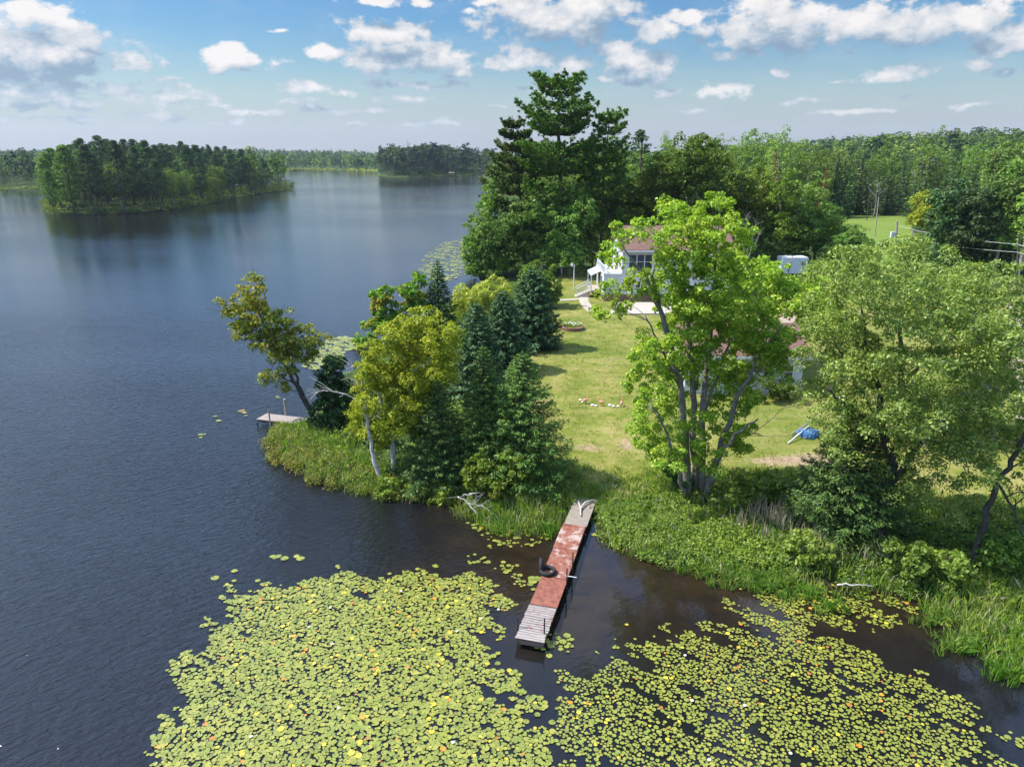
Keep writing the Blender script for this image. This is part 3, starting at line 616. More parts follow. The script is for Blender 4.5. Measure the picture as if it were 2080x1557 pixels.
for (X, Y, d), bnd in bands:
    Z = ground(X, Y)
    for x, y, z, dd in zip(X, Y, Z, d):
        if y < 300 and any(abs(x/y-g_[0]/g_[1]) < 3.6/y and -70 < y-g_[1] < 5 for g_, _ in SPG): continue
        if bnd >= 2 and dd < 14 and (x > -110 and x < 50) and y > 700 and R.rand() < .75: continue
        sp_n = float(vnoise(np.array([x]), np.array([y]), 28, 3)[0])+R.normal()*.45; far_left = x < -100 and y < 700
        isle = (-140 < x < -15) and 590 < y < 760
        if isle: kind = 'redpine' if R.rand() < .7 else 'spruce'
        elif far_left: kind = 'redpine' if sp_n > .3 else ('spruce' if sp_n > -.1 else 'broad')
        else: kind = 'aspen' if sp_n < -.4 else 'broad' if sp_n < .05 else 'spruce' if sp_n < .6 else ('redpine' if sp_n > .75 else 'oak' if y < 260 else 'broad')
        s = (.62+.62*R.rand()+(.25 if R.rand() < .08 else 0))*(1.0 if kind != 'spruce' else .9)
        if y < 150: s *= .85
        if isle: s *= 1.3
        elif -160 < x < 30 and 700 < y < 1150: s *= .7
        if kind == 'redpine': s *= .85
        s *= float(np.interp(y, [300, 700, 1100, 1800], [1, .85, .8, .9]))
        T.append((kind, R.randint(3), x, y, z, s, s*16/math.hypot(x, y)))
T.sort(key=lambda t: -t[6])
LBL = {'broad': ('broadleaf_tree', 'rounded mid-green broadleaf tree'), 'aspen': ('aspen_tree', 'pale green narrow aspen'), 'oak': ('oak_tree', 'broad dark green oak'), 'spruce': ('spruce_tree', 'dark narrow pointed spruce'), 'redpine': ('pine_tree', 'ragged blue-green pine')}
SECT = [('in the woods along the far left shore', lambda x, y: x < -30),
        ('in the woods behind the tall pines and the white house', lambda x, y: x/y < .33),
        ('in the woods left of the mown field', lambda x, y: x/y < .50),
        ('in the woods behind the mown field', lambda x, y: x/y < .58 or y > 210),
        ('in the woods right of the mown field', lambda x, y: True)]
rest = []
NIND = 230
for i, (kind, v_, x, y, z, s, app) in enumerate(T):
    if i < NIND:
        nm, lb = LBL[kind]; loc_ = next(q[0] for q in SECT if q[1](x, y))
        plant((kind, v_), nm, lb+' '+loc_, (x, y, z-.1), s, group=lb+'s '+loc_)
    else: rest.append((kind, v_, x, y, z, s))
def far_woods(rest):
    """one mass: simplified crowns, every tree with its own height, shape and shade"""
    byk = {}
    for r_ in rest: byk.setdefault((r_[0], r_[3] > 330 and (1 if r_[3] < 760 else 2) or 0), []).append(r_)
    mb = MB(); kinds = ['broad', 'aspen', 'oak', 'spruce', 'redpine']
    base = {'broad': [(.05,.10,.012),(.09,.155,.018)], 'aspen': [(.09,.15,.02),(.15,.21,.035)], 'oak': [(.045,.085,.01),(.085,.13,.015)], 'spruce': [(.016,.04,.016),(.035,.066,.022)], 'redpine': [(.025,.05,.016),(.05,.08,.022)]}
    mats = []
    for k_ in kinds:
        for j, (f, rr_) in enumerate([(.55, .9), (.95, 1.0), (1.4, 1.2)]): mats.append(leafmat(k_+'_far', [(c_[0]*rr_, c_[1], c_[2]) for c_ in base[k_]], k_=1.3*f, objvar=0, trans=.3))
    for (kind, lod), L in byk.items():
        ki = kinds.index(kind)*3; n = [420, 200, 60][lod]; sz = [.72, 1.1, 2.3][lod]; Aall = np.array([(r_[2], r_[3], r_[4], r_[5]) for r_ in L]); tone = R.randint(3, size=len(Aall))
        for tn in range(3):
            A = Aall[tone == tn]; k = len(A); idx = np.repeat(np.arange(k), n); m_ = len(idx); s = A[idx, 3]
            if not k: continue
            if kind == 'spruce':
                t = 1-R.rand(m_)**.6*.95; a = R.rand(m_)*6.28; lay = np.round(t*13)/13; rr_ = (1-t)**.8*2.7*(.7+.35*R.rand(m_)); C = np.stack([rr_*np.cos(a), rr_*np.sin(a), 16*lay+1-.15*rr_], 1); N = np.stack([np.cos(a)*.7, np.sin(a)*.7, np.ones(m_)], 1)+R.normal(size=(m_, 3))*.2; asp = .5
            else:
                npf = 14; pk = R.randint(npf, size=m_); ph = rdir(k*npf).reshape(k, npf, 3); Wd = {'broad': 4.2, 'aspen': 2.7, 'oak': 5.0, 'redpine': 3.2}[kind]; H0 = 16 if kind != 'redpine' else 20
                pc = ph[idx, pk]*np.array([Wd, Wd, H0*.36 if kind != 'redpine' else H0*.24])*(.6+.4*((pk*37 % 11)/11.))[:, None]; pc[:, 2] += H0*(.6 if kind != 'redpine' else .7)
                d = rdir(m_); d[:, 2] = np.where((d[:, 2] < -.2) & (R.rand(m_) < .7), -d[:, 2], d[:, 2]); cr_ = Wd*.38; C = pc+d*cr_*(.7+.3*R.rand(m_))[:, None]*np.array([1, 1, .75]); N = d+np.array([0,0,.3])+R.normal(size=(m_, 3))*.22; asp = .75
            mb.leaves(C*s[:, None]+A[idx, :3], N, sz*s*(.7+.6*R.rand(m_)), asp, ki+tn)
    for r_ in rest:
        if r_[3] < 420 and R.rand() < .5: mb.tube([(r_[2], r_[3], r_[4]), (r_[2]+.2, r_[3], r_[4]+8*r_[5])], [.16, .1], 3, 15, cap=False)
    o = mb.build('far_woods', mats+['bark']); tag(o, 'far mixed woods covering the low hills behind the nearer trees', 'woods', kind='stuff')
far_woods(rest)
print('trees', len(T), 'rest', len(rest))
# red dead spruces and pale snags in the woods behind the field
for i, (px, py, tpy) in enumerate(SPX):
    b = GP(px, py); h_ = PY(px, tpy, b[1])[2]-b[2]; plant(('spruce', i % 3), 'spruce_tree', 'dark pointed spruce standing out '+('left of' if px < 1720 else 'behind' if px < 1840 else 'right of')+' the mown field', b, h_/15, group='dark pointed spruces '+('left of' if px < 1720 else 'behind' if px < 1840 else 'right of')+' the mown field')
for px, py, hpx, lb in [(1562,455,148,'dead rust-red spruce standing taller, left of the field'),(1666,455,112,'dead rust-red spruce beside the green cone tree')]:
    b = GP(px, py); top = PY(px, py-hpx, b[1])[2]-b[2]; plant('redspruce', 'dead_spruce', lb, b, top/14)
for px, py, hpx, lb in [(1775,440,72,'pale dead tree with forked bare limbs behind the field'),(1945,470,90,'pale bare trunk standing right of the mown field'),(1845,430,80,'thin dead grey tree at the field edge')]:
    b = GP(px, py); top = PY(px, py-hpx, b[1])[2]-b[2]; plant('snag', 'dead_tree', lb, b, top/12)

# ---- the near island
def island():
    A = POLYS[1]; cand = []
    for _ in range(4000):
        x, y = R.uniform(A[:, 0].min(), A[:, 0].max()), R.uniform(A[:, 1].min(), A[:, 1].max())
        if inpoly(np.array([x]), np.array([y]), A)[0] and signed(x, y)[0] > 1.5 and all((x-a)**2+(y-b)**2 > 5.2**2 for a, b in cand): cand.append((x, y))
    for x, y in cand:
        z = gz(x, y); t = x/y; d = signed(x, y)[0]; px = 1040+FPX*x/(y*cos(PITCH)+CAM_H*sin(PITCH)); pick = R.rand()
        want = np.interp(px, [90,110,150,200,260,330,400,470,520,545,575,600], [10,18,20,21,20.5,20,19.5,19,17,13,6.5,4])*(.70+.42*R.rand()**.8)
        if px > 548: key, nm, lb = 'ispruce', 'spruce_tree', 'small pointed spruce at the right tip of the island'; s = want/9
        elif px < 175 and pick < .7: key, nm, lb = 'iwhite', 'white_pine', 'tall bright green white pine at the left end of the island'; s = want/22
        elif pick < .24 or (d < 6 and pick < .5): key, nm, lb = ('ibroad', R.randint(2)), 'broadleaf_tree', 'leafy broadleaf tree among the island pines'; s = want*.68/15
        else: key, nm, lb = ('ipine', R.randint(3)), 'red_pine', 'bare-stemmed dark pine on the island'; s = want/21
        if px <= 548: lb += (' at its left end' if px < 200 else ' left of its middle' if px < 320 else ' right of its middle' if px < 430 else ' on its narrowing right side') if 'left end' not in lb else ''
        lb += ', at the water' if d < 6 else ''
        plant(key, nm, lb, (x, y, z-.1), s, group=lb)
    return cand
ic = island(); print('island trees', len(ic))
def island_scrub():
    A = POLYS[1]; pts = []
    for i in range(len(A)):
        a, b = A[i], A[(i+1) % len(A)]; L = np.linalg.norm(b-a)
        for t in np.arange(0, 1, 1.1/max(L, 1.2)): pts.append(a+(b-a)*t)
    pts = np.array(pts); c = A.mean(0); pts += unit(c-pts)*R.rand(len(pts))[:, None]*3; C = np.concatenate([pts, ground(pts[:, 0], pts[:, 1])[:, None].clip(0)+.3], 1)
    mb = MB(); C = np.concatenate([C]*2)+R.normal(size=(2*len(C), 3))*[.8,.8,0]; C[:, 2] += 3.5*R.rand(len(C))**1.5; clump_leaves(mb, C, .7+1.3*R.rand(len(C))**2, 26, .42, .8, .6, .6); tag(mb.build('island_undergrowth', 'oak'), 'low green scrub fringing the island shore', 'undergrowth', kind='stuff')
island_scrub()

# ------------------------------------------------------------------ the near trees
def lobes_jit(L, amp, rd=None):
    return [(a, b, c, d, (e[0] if e else R.uniform(-amp, amp)), (e[1] if len(e) > 1 else rd or 1.6)) for a, b, c, d, *e in L]
btree('maple_tree', 'tall bright yellow-green maple with several grey trunks at the lawn edge behind the red dock', (1412,1003),
 [[(1398,1003,0,.24),(1393,900,0,.2),(1383,790,-.2,.17),(1345,640,-.5,.12),(1312,565,-.6,.07),(1262,500,-.8,.03)],
  [(1345,640,-.5,.09),(1325,560,-.2,.06),(1345,480,0,.03)],[(1383,790,-.2,.09),(1340,700,-1,.05),(1310,640,-1.4,.03)],
  [(1412,1000,.3,.2),(1410,850,.5,.17),(1402,700,.6,.12),(1388,560,.6,.07),(1378,450,.6,.03)],
  [(1427,1005,.1,.22),(1425,850,0,.17),(1440,700,.1,.12),(1452,560,.2,.07),(1462,430,.2,.03)],
  [(1436,1008,-.2,.24),(1465,900,-.4,.16),(1500,800,-.6,.11),(1545,720,-.6,.06),(1590,660,-.6,.03)],
  [(1398,965,-.2,.13),(1368,925,-.8,.09),(1352,870,-1.2,.06),(1322,820,-1.5,.03)],[(1440,960,-.6,.12),(1492,880,-1.2,.08),(1540,850,-1.6,.04)],
  [(1425,850,0,.08),(1480,700,1,.06),(1500,560,1.4,.03)]],
 lobes_jit([(1380,432,36,28),(1335,462,44,30),(1450,428,48,34),(1498,478,34,34),(1265,470,24,28),(1243,520,24,22),(1420,505,62,46),(1345,525,34,30),(1500,560,42,52),
  (1232,590,26,24,-.8,.9),(1310,600,26,16,-.9,.8),(1262,628,22,14,-1,.8),(1335,590,24,20,-.5,.8),(1280,575,14,10,-.8,.5),(1350,560,24,26),(1400,480,44,30),(1450,520,44,34),(1360,500,26,22),(1400,540,40,30),(1455,470,40,26),(1410,600,40,34),(1360,600,26,26),(1222,640,16,12,-1,.6),(1300,555,14,12,-.6,.6),(1430,600,70,50),(1370,650,52,34),(1505,655,60,48),(1340,705,46,36),(1325,775,44,36),(1330,845,44,34),(1352,905,38,36),(1420,715,62,50),
  (1505,745,56,44),(1565,755,42,30,-.6,1.2),(1470,845,46,42),(1425,905,40,36,-1,1.2),(1535,830,34,22,-1.4,.8),(1385,800,40,44),(1600,700,44,32,0,1),(1480,630,50,40),(1440,670,50,36),(1530,690,44,34),(1480,790,50,36),(1545,640,40,30),(1400,580,40,36),(1560,720,50,26,-.5,1.2),(1380,890,34,30,-1.2,1),(1300,880,34,28),(1445,940,34,24,-1,1),(1410,850,30,30,-1.4,.9),(1500,880,44,30),(1310,730,30,40),(1370,730,40,50),(1290,800,26,30),(1560,690,60,40),(1350,940,26,20)], 1.9, 1.7),
 'maple', size=.135, per=118, cr=.45, fill=.36, twigs=80, sp=1.6, flat=.85, aspect=.75, r0=.035)
btree('maple_tree', 'bright green maple rising behind the low brown-roofed building', (1560,735),
 [[(1555,735,0,.2),(1550,660,0,.15),(1530,580,0,.08),(1510,520,0,.03)],[(1550,680,0,.12),(1590,600,0,.08),(1610,520,0,.03)],[(1550,650,0,.1),(1500,600,.5,.06),(1480,540,.5,.03)]],
 lobes_jit([(1572,548,30,18),(1545,575,46,34),(1590,585,40,22),(1650,590,44,30),(1590,615,50,28),(1500,600,40,40),(1560,545,20,20),(1660,640,36,36),(1480,540,30,30)], 2, 2.4), 'maple', size=.24, per=60, cr=.62, fill=.4)
btree('willow_tree', 'huge spreading grey-green willow with a bent dark trunk by the right shore', (1787,1098),
 [[(1787,1098,0,.34),(1797,1010,0,.3),(1815,930,0,.26),(1792,880,.2,.18),(1785,800,.4,.12),(1760,700,.6,.06),(1750,600,.8,.03)],
  [(1812,935,0,.2),(1832,860,.5,.17),(1830,780,.8,.13),(1830,680,1,.08),(1840,560,1.2,.03)],[(1830,790,.8,.12),(1880,730,1,.08),(1930,690,1,.05),(1990,650,1,.03)],
  [(1797,1000,0,.15),(1870,900,-1,.1),(1930,840,-1.5,.06)],[(1800,880,0,.1),(1720,820,-.5,.07),(1680,790,-.6,.03)],[(1792,870,0,.1),(1740,780,1.4,.06),(1690,680,1.6,.03)]],
 lobes_jit([(1700,560,55,34),(1770,535,70,36),(1850,515,62,30),(1690,640,60,46),(1775,620,80,50),(1870,610,80,56),(1950,600,60,50),(1680,735,52,44),(1755,730,66,50),(1850,720,80,60),(1940,700,60,60),
  (1672,820,46,44),(1745,835,52,46),(1840,830,66,54),(1925,810,66,60),(1700,905,36,40,-1,1.2),(1760,930,34,34,.8,1.2),(1880,900,70,56,-1.2,1.8),(1950,930,60,56),(1870,985,50,44,-.5,1.5),(1960,1010,40,36,0,1.2),(1990,580,56,36),(2010,690,60,56),(2000,800,60,60),(2000,900,50,50),(1900,860,60,56),(1810,790,60,50),(1720,680,50,44),(1900,1040,44,26,-1,1.2),(1830,985,30,40,-1.2,1)], 2.4, 2.2),
 'willow', 'barkdark', size=.145, per=130, cr=.56, fill=.5, twigs=80, aspect=.42, flat=.8, r0=.045)
btree('willow_tree', 'pale olive willow filling the right edge behind the leaning grey trunk', (2010,900),
 [[(2010,900,0,.3),(2005,800,0,.22),(1985,700,0,.12),(1960,600,0,.04)],[(2008,830,0,.16),(2040,740,0,.1),(2060,640,0,.04)]],
 lobes_jit([(1900,575,60,36),(1980,585,66,36),(2040,640,50,46),(1960,660,70,56),(2030,720,60,50),(1990,780,66,56),(2060,800,34,50),(1960,860,50,44),(2030,860,40,40),(2070,700,40,60),(2080,620,36,36),(2060,560,40,26),(2000,940,50,40)], 2, 2.2), 'willow', size=.2, per=70, cr=.6, fill=.4, aspect=.42)
btree('leaning_tree', 'grey trunk leaning right over the bank at the right edge of the water', (1975,1152),
 [[(1975,1152,0,.15),(1995,1070,0,.135),(2030,980,0,.115),(2075,900,0,.1),(2140,800,0,.06)],[(2030,985,0,.06),(2062,1040,-.6,.05),(2075,1085,-1,.03)]],
 lobes_jit([(2075,900,40,30,.5,1.2),(2140,860,50,50),(2130,960,44,44),(2065,985,26,20,.6,.8),(2150,760,50,50)], 1, 1.4), 'willow', 'barkdark', size=.17, per=60, cr=.45, aspect=.45)
# peninsula
btree('ash_tree', 'thin crooked tree with olive and rusty leaves leaning out over the small dock', (638,858),
 [[(640,858,0,.17),(622,820,0,.15),(600,780,0,.12),(575,735,.2,.09),(545,680,.2,.06),(515,600,.2,.03)],[(640,858,.2,.14),(612,790,.3,.1),(592,740,.3,.07),(600,690,.3,.05),(630,680,.3,.03)],[(545,680,.2,.05),(540,610,0,.03),(530,560,0,.015)],[(600,780,0,.06),(570,760,-.3,.04),(545,770,-.3,.02)]],
 lobes_jit([(515,590,26,24),(500,618,34,22),(480,650,26,24),(525,640,38,28),(500,672,32,20),(545,690,42,26),(580,650,30,18),(600,700,44,26),(640,690,26,14),(560,720,34,20),(590,735,36,22),(560,765,32,18),(570,785,20,10),(620,720,26,18),(520,566,22,10),(465,615,20,20),(540,655,44,26),(615,670,30,16),(560,690,40,24)], 1.2, 1.1),
 'ash', 'barkdark', size=.2, per=34, cr=.42, fill=.5, twigs=110, aspect=.6, r0=.03)
btree('cedar_tree', 'dark dense bushy cedar between the crooked tree and the white dead trunk', (672,870),
 [[(672,872,0,.12),(672,800,0,.08),(680,720,0,.03)]], lobes_jit([(680,735,22,26),(672,770,32,30),(668,810,36,36),(690,835,30,30),(650,845,24,26),(700,790,26,30)], .8, 1.1), 'cedar', 'barkdark', size=.2, per=60, cr=.4)
btree('birch_tree', 'golden-green birch with a white forked trunk standing over the grassy point', (800,952),
 [[(800,952,0,.15),(797,900,0,.14),(796,830,0,.1),(815,730,0,.07),(838,680,0,.05),(860,640,0,.03)],[(797,880,0,.09),(770,800,-.2,.06),(755,720,0,.03)],[(800,800,0,.06),(860,740,.3,.04),(900,690,.3,.02)]],
 lobes_jit([(865,655,48,26),(900,690,36,34),(820,680,44,34),(780,700,34,30),(850,730,56,40),(765,750,36,34),(800,780,50,36),(880,770,46,30),(745,790,26,26),(830,820,34,26),(790,830,36,28),(760,840,24,24),(790,870,22,22),(750,730,26,28),(800,845,50,34),(850,855,34,26),(770,880,34,26),(845,790,46,36),(735,840,24,26),(900,730,36,34)], 1.5, 1.6),
 'birch', 'barkbirch', size=.15, per=100, cr=.48, fill=.45, aspect=.65)
btree('birch_tree', 'yellow-green sapling birch low behind the white dead trunk', (745,905), [[(745,905,0,.07),(740,850,0,.05),(745,800,0,.03)]],
 lobes_jit([(745,850,26,30),(720,880,22,22),(760,890,24,24),(735,820,20,18)], .6, .9), 'birch', 'barkbirch', size=.16, per=55, cr=.36)
btree('sumac_tree', 'feathery green maple with reddish tips at the back of the point', (790,700),
 [[(790,700,0,.14),(785,640,0,.09),(785,600,0,.04)],[(790,680,0,.1),(835,620,.3,.07),(850,575,.3,.03)]],
 lobes_jit([(787,595,14,18),(775,618,28,14),(790,645,36,18),(765,660,34,14),(740,690,26,12),(850,570,14,16),(830,590,26,14),(845,615,36,20),(815,660,40,20),(760,600,14,8),(730,735,26,14),(725,700,20,10)], 1.2, 1.4), 'sumac', 'barkdark', size=.26, per=50, cr=.42, fill=.5, twigs=20)
btree('weeping_willow', 'bright yellow weeping willow behind the dark spruces', (985,672),
 [[(985,672,0,.2),(985,620,0,.12),(990,580,0,.04)]], lobes_jit([(960,605,36,26),(1000,590,38,24),(985,615,50,34),(940,620,24,26)], 1, 2.0), 'weep', size=.5, per=70, cr=.7, up=.05, out_=.9, rnd=.35, aspect=.2, flat=1.1)
btree('small_tree', 'fresh green leafy tree behind the blue-green spruces at the lawn edge', (1105,625),
 [[(1105,625,0,.15),(1105,570,0,.08),(1100,540,0,.03)]], lobes_jit([(1095,555,36,22),(1115,585,26,30),(1080,575,36,24)], 1, 2), 'broad', size=.3, per=60, cr=.6)
SP = [('slim dark spruce with a long bare tip at the back of the point', (893,690), 527, 46, 'spruce', dict(nwh=30, nb=12, spray=.42, power=.8)),
 ('large blue-green spruce at the top of the row beside the flower bed', (1082,706), 545, 58, 'bluespruce', dict(nwh=28, nb=15, spray=.4, ns=64, asp=.32, power=.5)),
 ('dense blue-green spruce, second from the top of the row along the lawn', (1022,752), 590, 60, 'bluespruce', dict(nwh=28, nb=15, spray=.36, ns=64, asp=.32, power=.6)),
 ('dense dark blue-green spruce behind the two fresh-tipped spruces', (968,800), 612, 64, 'bluespruce', dict(nwh=28, nb=15, spray=.34, ns=64, asp=.32, power=.65)),
 ('fresh green spruce with a spiky bare leader, left of the pair beside the lawn', (985,962), 700, 72, 'sprucenew', dict(nwh=38, nb=15, spray=.2, ns=88, asp=.3, power=.75, droop=.25)),
 ('broad fresh green spruce spreading over the lawn edge, right of the pair', (1060,968), 715, 108, 'sprucenew', dict(nwh=38, nb=17, spray=.2, ns=100, asp=.3, power=.72, droop=.25)),
 ('dark shaded spruce between the golden birch and the fresh green pair', (895,975), 775, 78, 'spruce', dict(nwh=34, nb=15, spray=.21, ns=84, asp=.3, power=.7, droop=.25)),
 ('dark low spruce spreading under the big willow beside the blue tarp', (1712,1075), 845, 125, 'spruce', dict(nwh=30, nb=16, spray=.24, ns=84, asp=.3, power=.6, droop=.3))]
for lb, b_, tp, rp, mt, kw in SP: spruce(lb, b_, tp, rp, mt, group='spruces along the point and lawn' if b_[0] < 1200 else None, **kw)
# tall pines behind the lawn
pine_tree('white_pine', 'tallest tree, a white pine with layered boughs rising against the sky', (1142,552), [(1142,552),(1140,450),(1138,350),(1134,250),(1136,195),(1132,150)],
 [(152,1092,1172,3),(166,1085,1178,3.5),(182,1095,1186,4),(200,1085,1200,4),(222,1056,1208,5),(238,1075,1190,5),(250,1085,1188,4.5),(268,1078,1190,5),(290,1056,1200,5.5),(303,1060,1196,5.5),(318,1056,1196,6),(330,1055,1205,6),(342,1050,1215,6),(372,1050,1200,6.5),(402,1050,1215,6),(432,1055,1210,6),(462,1065,1205,5.5),(490,1075,1200,5)],
 'pine', size=.5, per=22, tw=6, w=.13, nbr=9, up=.30, gap=.1)
pine_tree('white_pine', 'slimmer white pine with upswept boughs just right of the tallest pine', (1222,550), [(1222,550),(1222,450),(1228,330),(1240,230)],
 [(232,1225,1252,2),(248,1218,1262,2.5),(268,1212,1262,3),(290,1200,1268,3.5),(312,1192,1282,4),(338,1190,1262,4),(368,1188,1262,4.5),(400,1190,1262,4),(432,1190,1255,4),(465,1195,1250,3.5)], 'pine', size=.5, per=20, tw=6, w=.13, nbr=9, up=.5, trunk_r=.35)
pine_tree('red_pine', 'browning thin-needled pine leaning left of the tallest pine', (1068,548), [(1068,548),(1062,450),(1052,350),(1040,235)],
 [(236,1032,1050,1.5),(248,1026,1060,2),(262,1020,1066,2.5),(280,1014,1070,3),(298,1006,1078,3),(312,1002,1080,3.5),(328,998,1084,3.5),(355,994,1090,4),(385,985,1090,4),(418,975,1090,4.5),(450,968,1090,4.5),(480,960,1095,4.5)], 'olivepine', size=.5, per=18, tw=7, w=.15, nbr=9, up=.3, trunk_r=.3)
BK = [('broadleaf_tree', 'dark leafy tree hanging over the lake at the left foot of the pines', (988,560), [(970,520,36,34),(960,470,26,30),(1000,540,36,24),(985,500,34,34),(955,540,16,20),(992,440,26,36),(1000,400,20,30)], 'broad', 'bark'),
 ('aspen_tree', 'leafy aspen clump with pale stems below the tall pines', (1075,560), [(1060,440,36,30),(1075,480,40,36),(1050,500,36,32),(1080,530,30,20),(1040,460,26,34),(1000,470,34,40),(1010,520,40,34),(1100,420,40,30)], 'aspen', 'barklight'),
 ('aspen_tree', 'slender green aspen with thin white stems in front of the pine trunks', (1142,560), [(1135,425,26,28),(1145,460,36,34),(1130,490,38,34),(1150,505,32,26),(1170,470,22,30),(1160,520,34,24),(1110,510,30,30),(1180,430,30,34)], 'aspen', 'barklight'),
 ('broadleaf_tree', 'shaded green tree filling the gap under the right-hand pine', (1205,556), [(1185,440,26,40),(1200,490,30,40),(1180,520,26,24)], 'broad', 'barkdark')]
for nm, lb, b_, lo, lf_, bk in BK:
    x_ = b_[0]; btree(nm, lb, b_, [[(x_,b_[1],0,.16),(x_-4,b_[1]-60,0,.12),(x_,b_[1]-120,0,.05)],[(x_+14,b_[1],.6,.12),(x_+16,b_[1]-60,.6,.08),(x_+12,b_[1]-110,.6,.03)]], lobes_jit(lo, 2.2, 3), lf_, bk, size=.36, per=60, cr=.9)
OK_ = [('rounded olive-green oak right of the tall pines', (1300,545), [(1270,400,60,40),(1330,390,60,44),(1235,440,34,34),(1300,440,60,40),(1240,480,28,40),(1350,440,40,40),(1215,420,14,16)]),
 ('large spreading green oak at the front of the woods above the house roof', (1400,545), [(1370,345,60,36),(1430,330,50,44),(1400,395,70,50),(1470,390,50,46),(1440,450,50,40),(1420,300,20,24),(1360,420,40,40)]),
 ('tall mid-green oak with a pointed top behind the bare shrub', (1520,540), [(1500,400,46,46),(1540,390,40,50),(1520,450,60,40),(1500,490,50,30),(1560,450,36,40)]),
 ('bushy light green tree, cone-shaped, left of the mown field', (1655,545), [(1655,385,22,26),(1650,420,34,34),(1645,460,46,40),(1660,500,50,36),(1620,480,34,40),(1690,460,22,40)]),
 ('dark oak between the cone-shaped tree and the house', (1590,548), [(1590,380,34,36),(1580,430,40,40),(1600,470,44,40),(1570,500,44,30)])]
for lb, b_, lo in OK_:
    x_ = b_[0]; btree('oak_tree', lb, b_, [[(x_,b_[1],0,.25),(x_,b_[1]-60,0,.18),(x_-6,b_[1]-140,0,.06)],[(x_,b_[1]-50,0,.12),(x_+28,b_[1]-120,0,.05)]], lobes_jit(lo, 2.6, 3.6), 'oak' if 'light' not in lb else 'aspen', 'bark', size=.38, per=60, cr=1.0, group='broadleaf trees at the edge of the woods')
btree('pine_shrub', 'round bushy young pine standing alone below the mown field', (1735,560), [[(1735,560,0,.15),(1735,500,0,.08),(1735,460,0,.03)]], lobes_jit([(1735,472,20,14),(1732,492,38,18),(1730,515,52,22),(1730,537,60,20)], 1.5, 3), 'pine', 'barkpine', size=.36, per=60, cr=.6, aspect=.3, up=.7)
btree('pine_tree', 'tall olive-brown pine on the right edge in front of the woods', (2050,560), [[(2050,560,0,.25),(2055,450,0,.18),(2062,330,0,.05)]], lobes_jit([(2050,330,36,30),(2060,380,44,34),(2030,420,46,36),(2055,460,50,30),(2010,450,30,26),(2035,500,50,26),(2075,420,24,40)], 3, 3.6), 'olivepine', 'barkdark', size=.42, per=56, cr=.8, aspect=.35)
btree('broadleaf_tree', 'orange-tinged small tree at the right corner of the mown field', (1885,470), [[(1885,470,0,.12),(1885,420,0,.06)]], lobes_jit([(1885,410,32,22),(1900,438,36,22),(1870,445,26,18)], 2.5, 3.5), 'birch', size=.42, per=50, cr=.9)
for lb, b_, lo in [('dark rounded spruce-like tree right of the field, nearer of two', (1935,555), [(1930,400,30,34),(1935,440,46,36),(1945,485,50,36),(1925,525,44,22)]), ('dark green tree behind the power lines', (1985,560), [(1985,420,36,36),(1980,470,40,36),(1995,520,40,26)])]:
    x_ = b_[0]; btree('broadleaf_tree', lb, b_, [[(x_,b_[1],0,.2),(x_,b_[1]-60,0,.12),(x_,b_[1]-120,0,.05)]], lobes_jit(lo, 2.5, 3.5), 'redpine', 'barkdark', size=.38, per=60, cr=.9)
# bushes
BU = [('leafy green bush in front of the fresh green spruces', (985,1012), [(975,960,34,40),(960,990,26,26),(1000,985,26,26)], 'shrub'), ('leafy green bush at the foot of the broad spruce by the lawn corner', (1045,1000), [(1040,950,28,30),(1055,975,30,24),(1030,985,24,20)], 'shrub'),
 ('dark ivy-like bush behind the maple trunks', (1378,990), [(1372,955,20,22),(1385,975,20,16)], 'cedar'), ('dark bush growing against the wall of the low building', (1575,812), [(1560,785,20,14),(1590,790,20,18),(1545,805,22,12),(1610,800,16,16)], 'broad'),
 ('sunlit pale green bush on the bank under the willow trunk', (1850,1170), [(1830,1130,36,26),(1870,1140,40,30),(1850,1165,50,24)], 'marsh'), ('leafy green bush on the bank right of the pale one', (1930,1180), [(1925,1140,36,30),(1945,1170,40,24)], 'marsh'),
 ('low leafy bush at the right-hand corner of the bank', (2050,1160), [(2040,1110,40,34),(2065,1150,40,34),(2020,1140,30,24)], 'broad'), ('tangled green bush under the dark spruce near the water', (1640,1150), [(1630,1110,34,30),(1660,1125,36,26),(1600,1125,30,22)], 'marsh'),
 ('shaded green bush between the maple and the dark spruce', (1545,1020), [(1530,985,36,22),(1565,990,36,24),(1600,1000,30,26)], 'broad'), ('sprawling green bush in the shade right of the maple trunks', (1480,1040), [(1470,1005,30,20),(1500,1015,34,20)], 'broad'),
 ('shrub on the bank below the white forked trunk', (800,1005), [(795,985,26,18),(825,990,24,16),(775,992,20,14)], 'shrub'), ('low bush at the water edge left of the fallen branches', (890,1012), [(880,995,30,14),(905,1000,22,12)], 'marsh'),
 ('round bush beside the lower corner of the woods and the lawn', (1150,545), [(1150,530,26,10)], 'broad'), ('dense green bush behind the big willow at the yard corner', (1700,700), [(1690,640,30,26),(1715,670,34,26)], 'broad')]
for lb, b_, lo, lf_ in BU:
    btree('bush', lb, b_, [[(b_[0],b_[1],0,.04),(lo[0][0],lo[0][1],0,.02)]], lobes_jit(lo, .5, .9), lf_, 'bark', cat='bush', size=.17, per=60, cr=.34, crown='foliage', every=2, r0=.02)
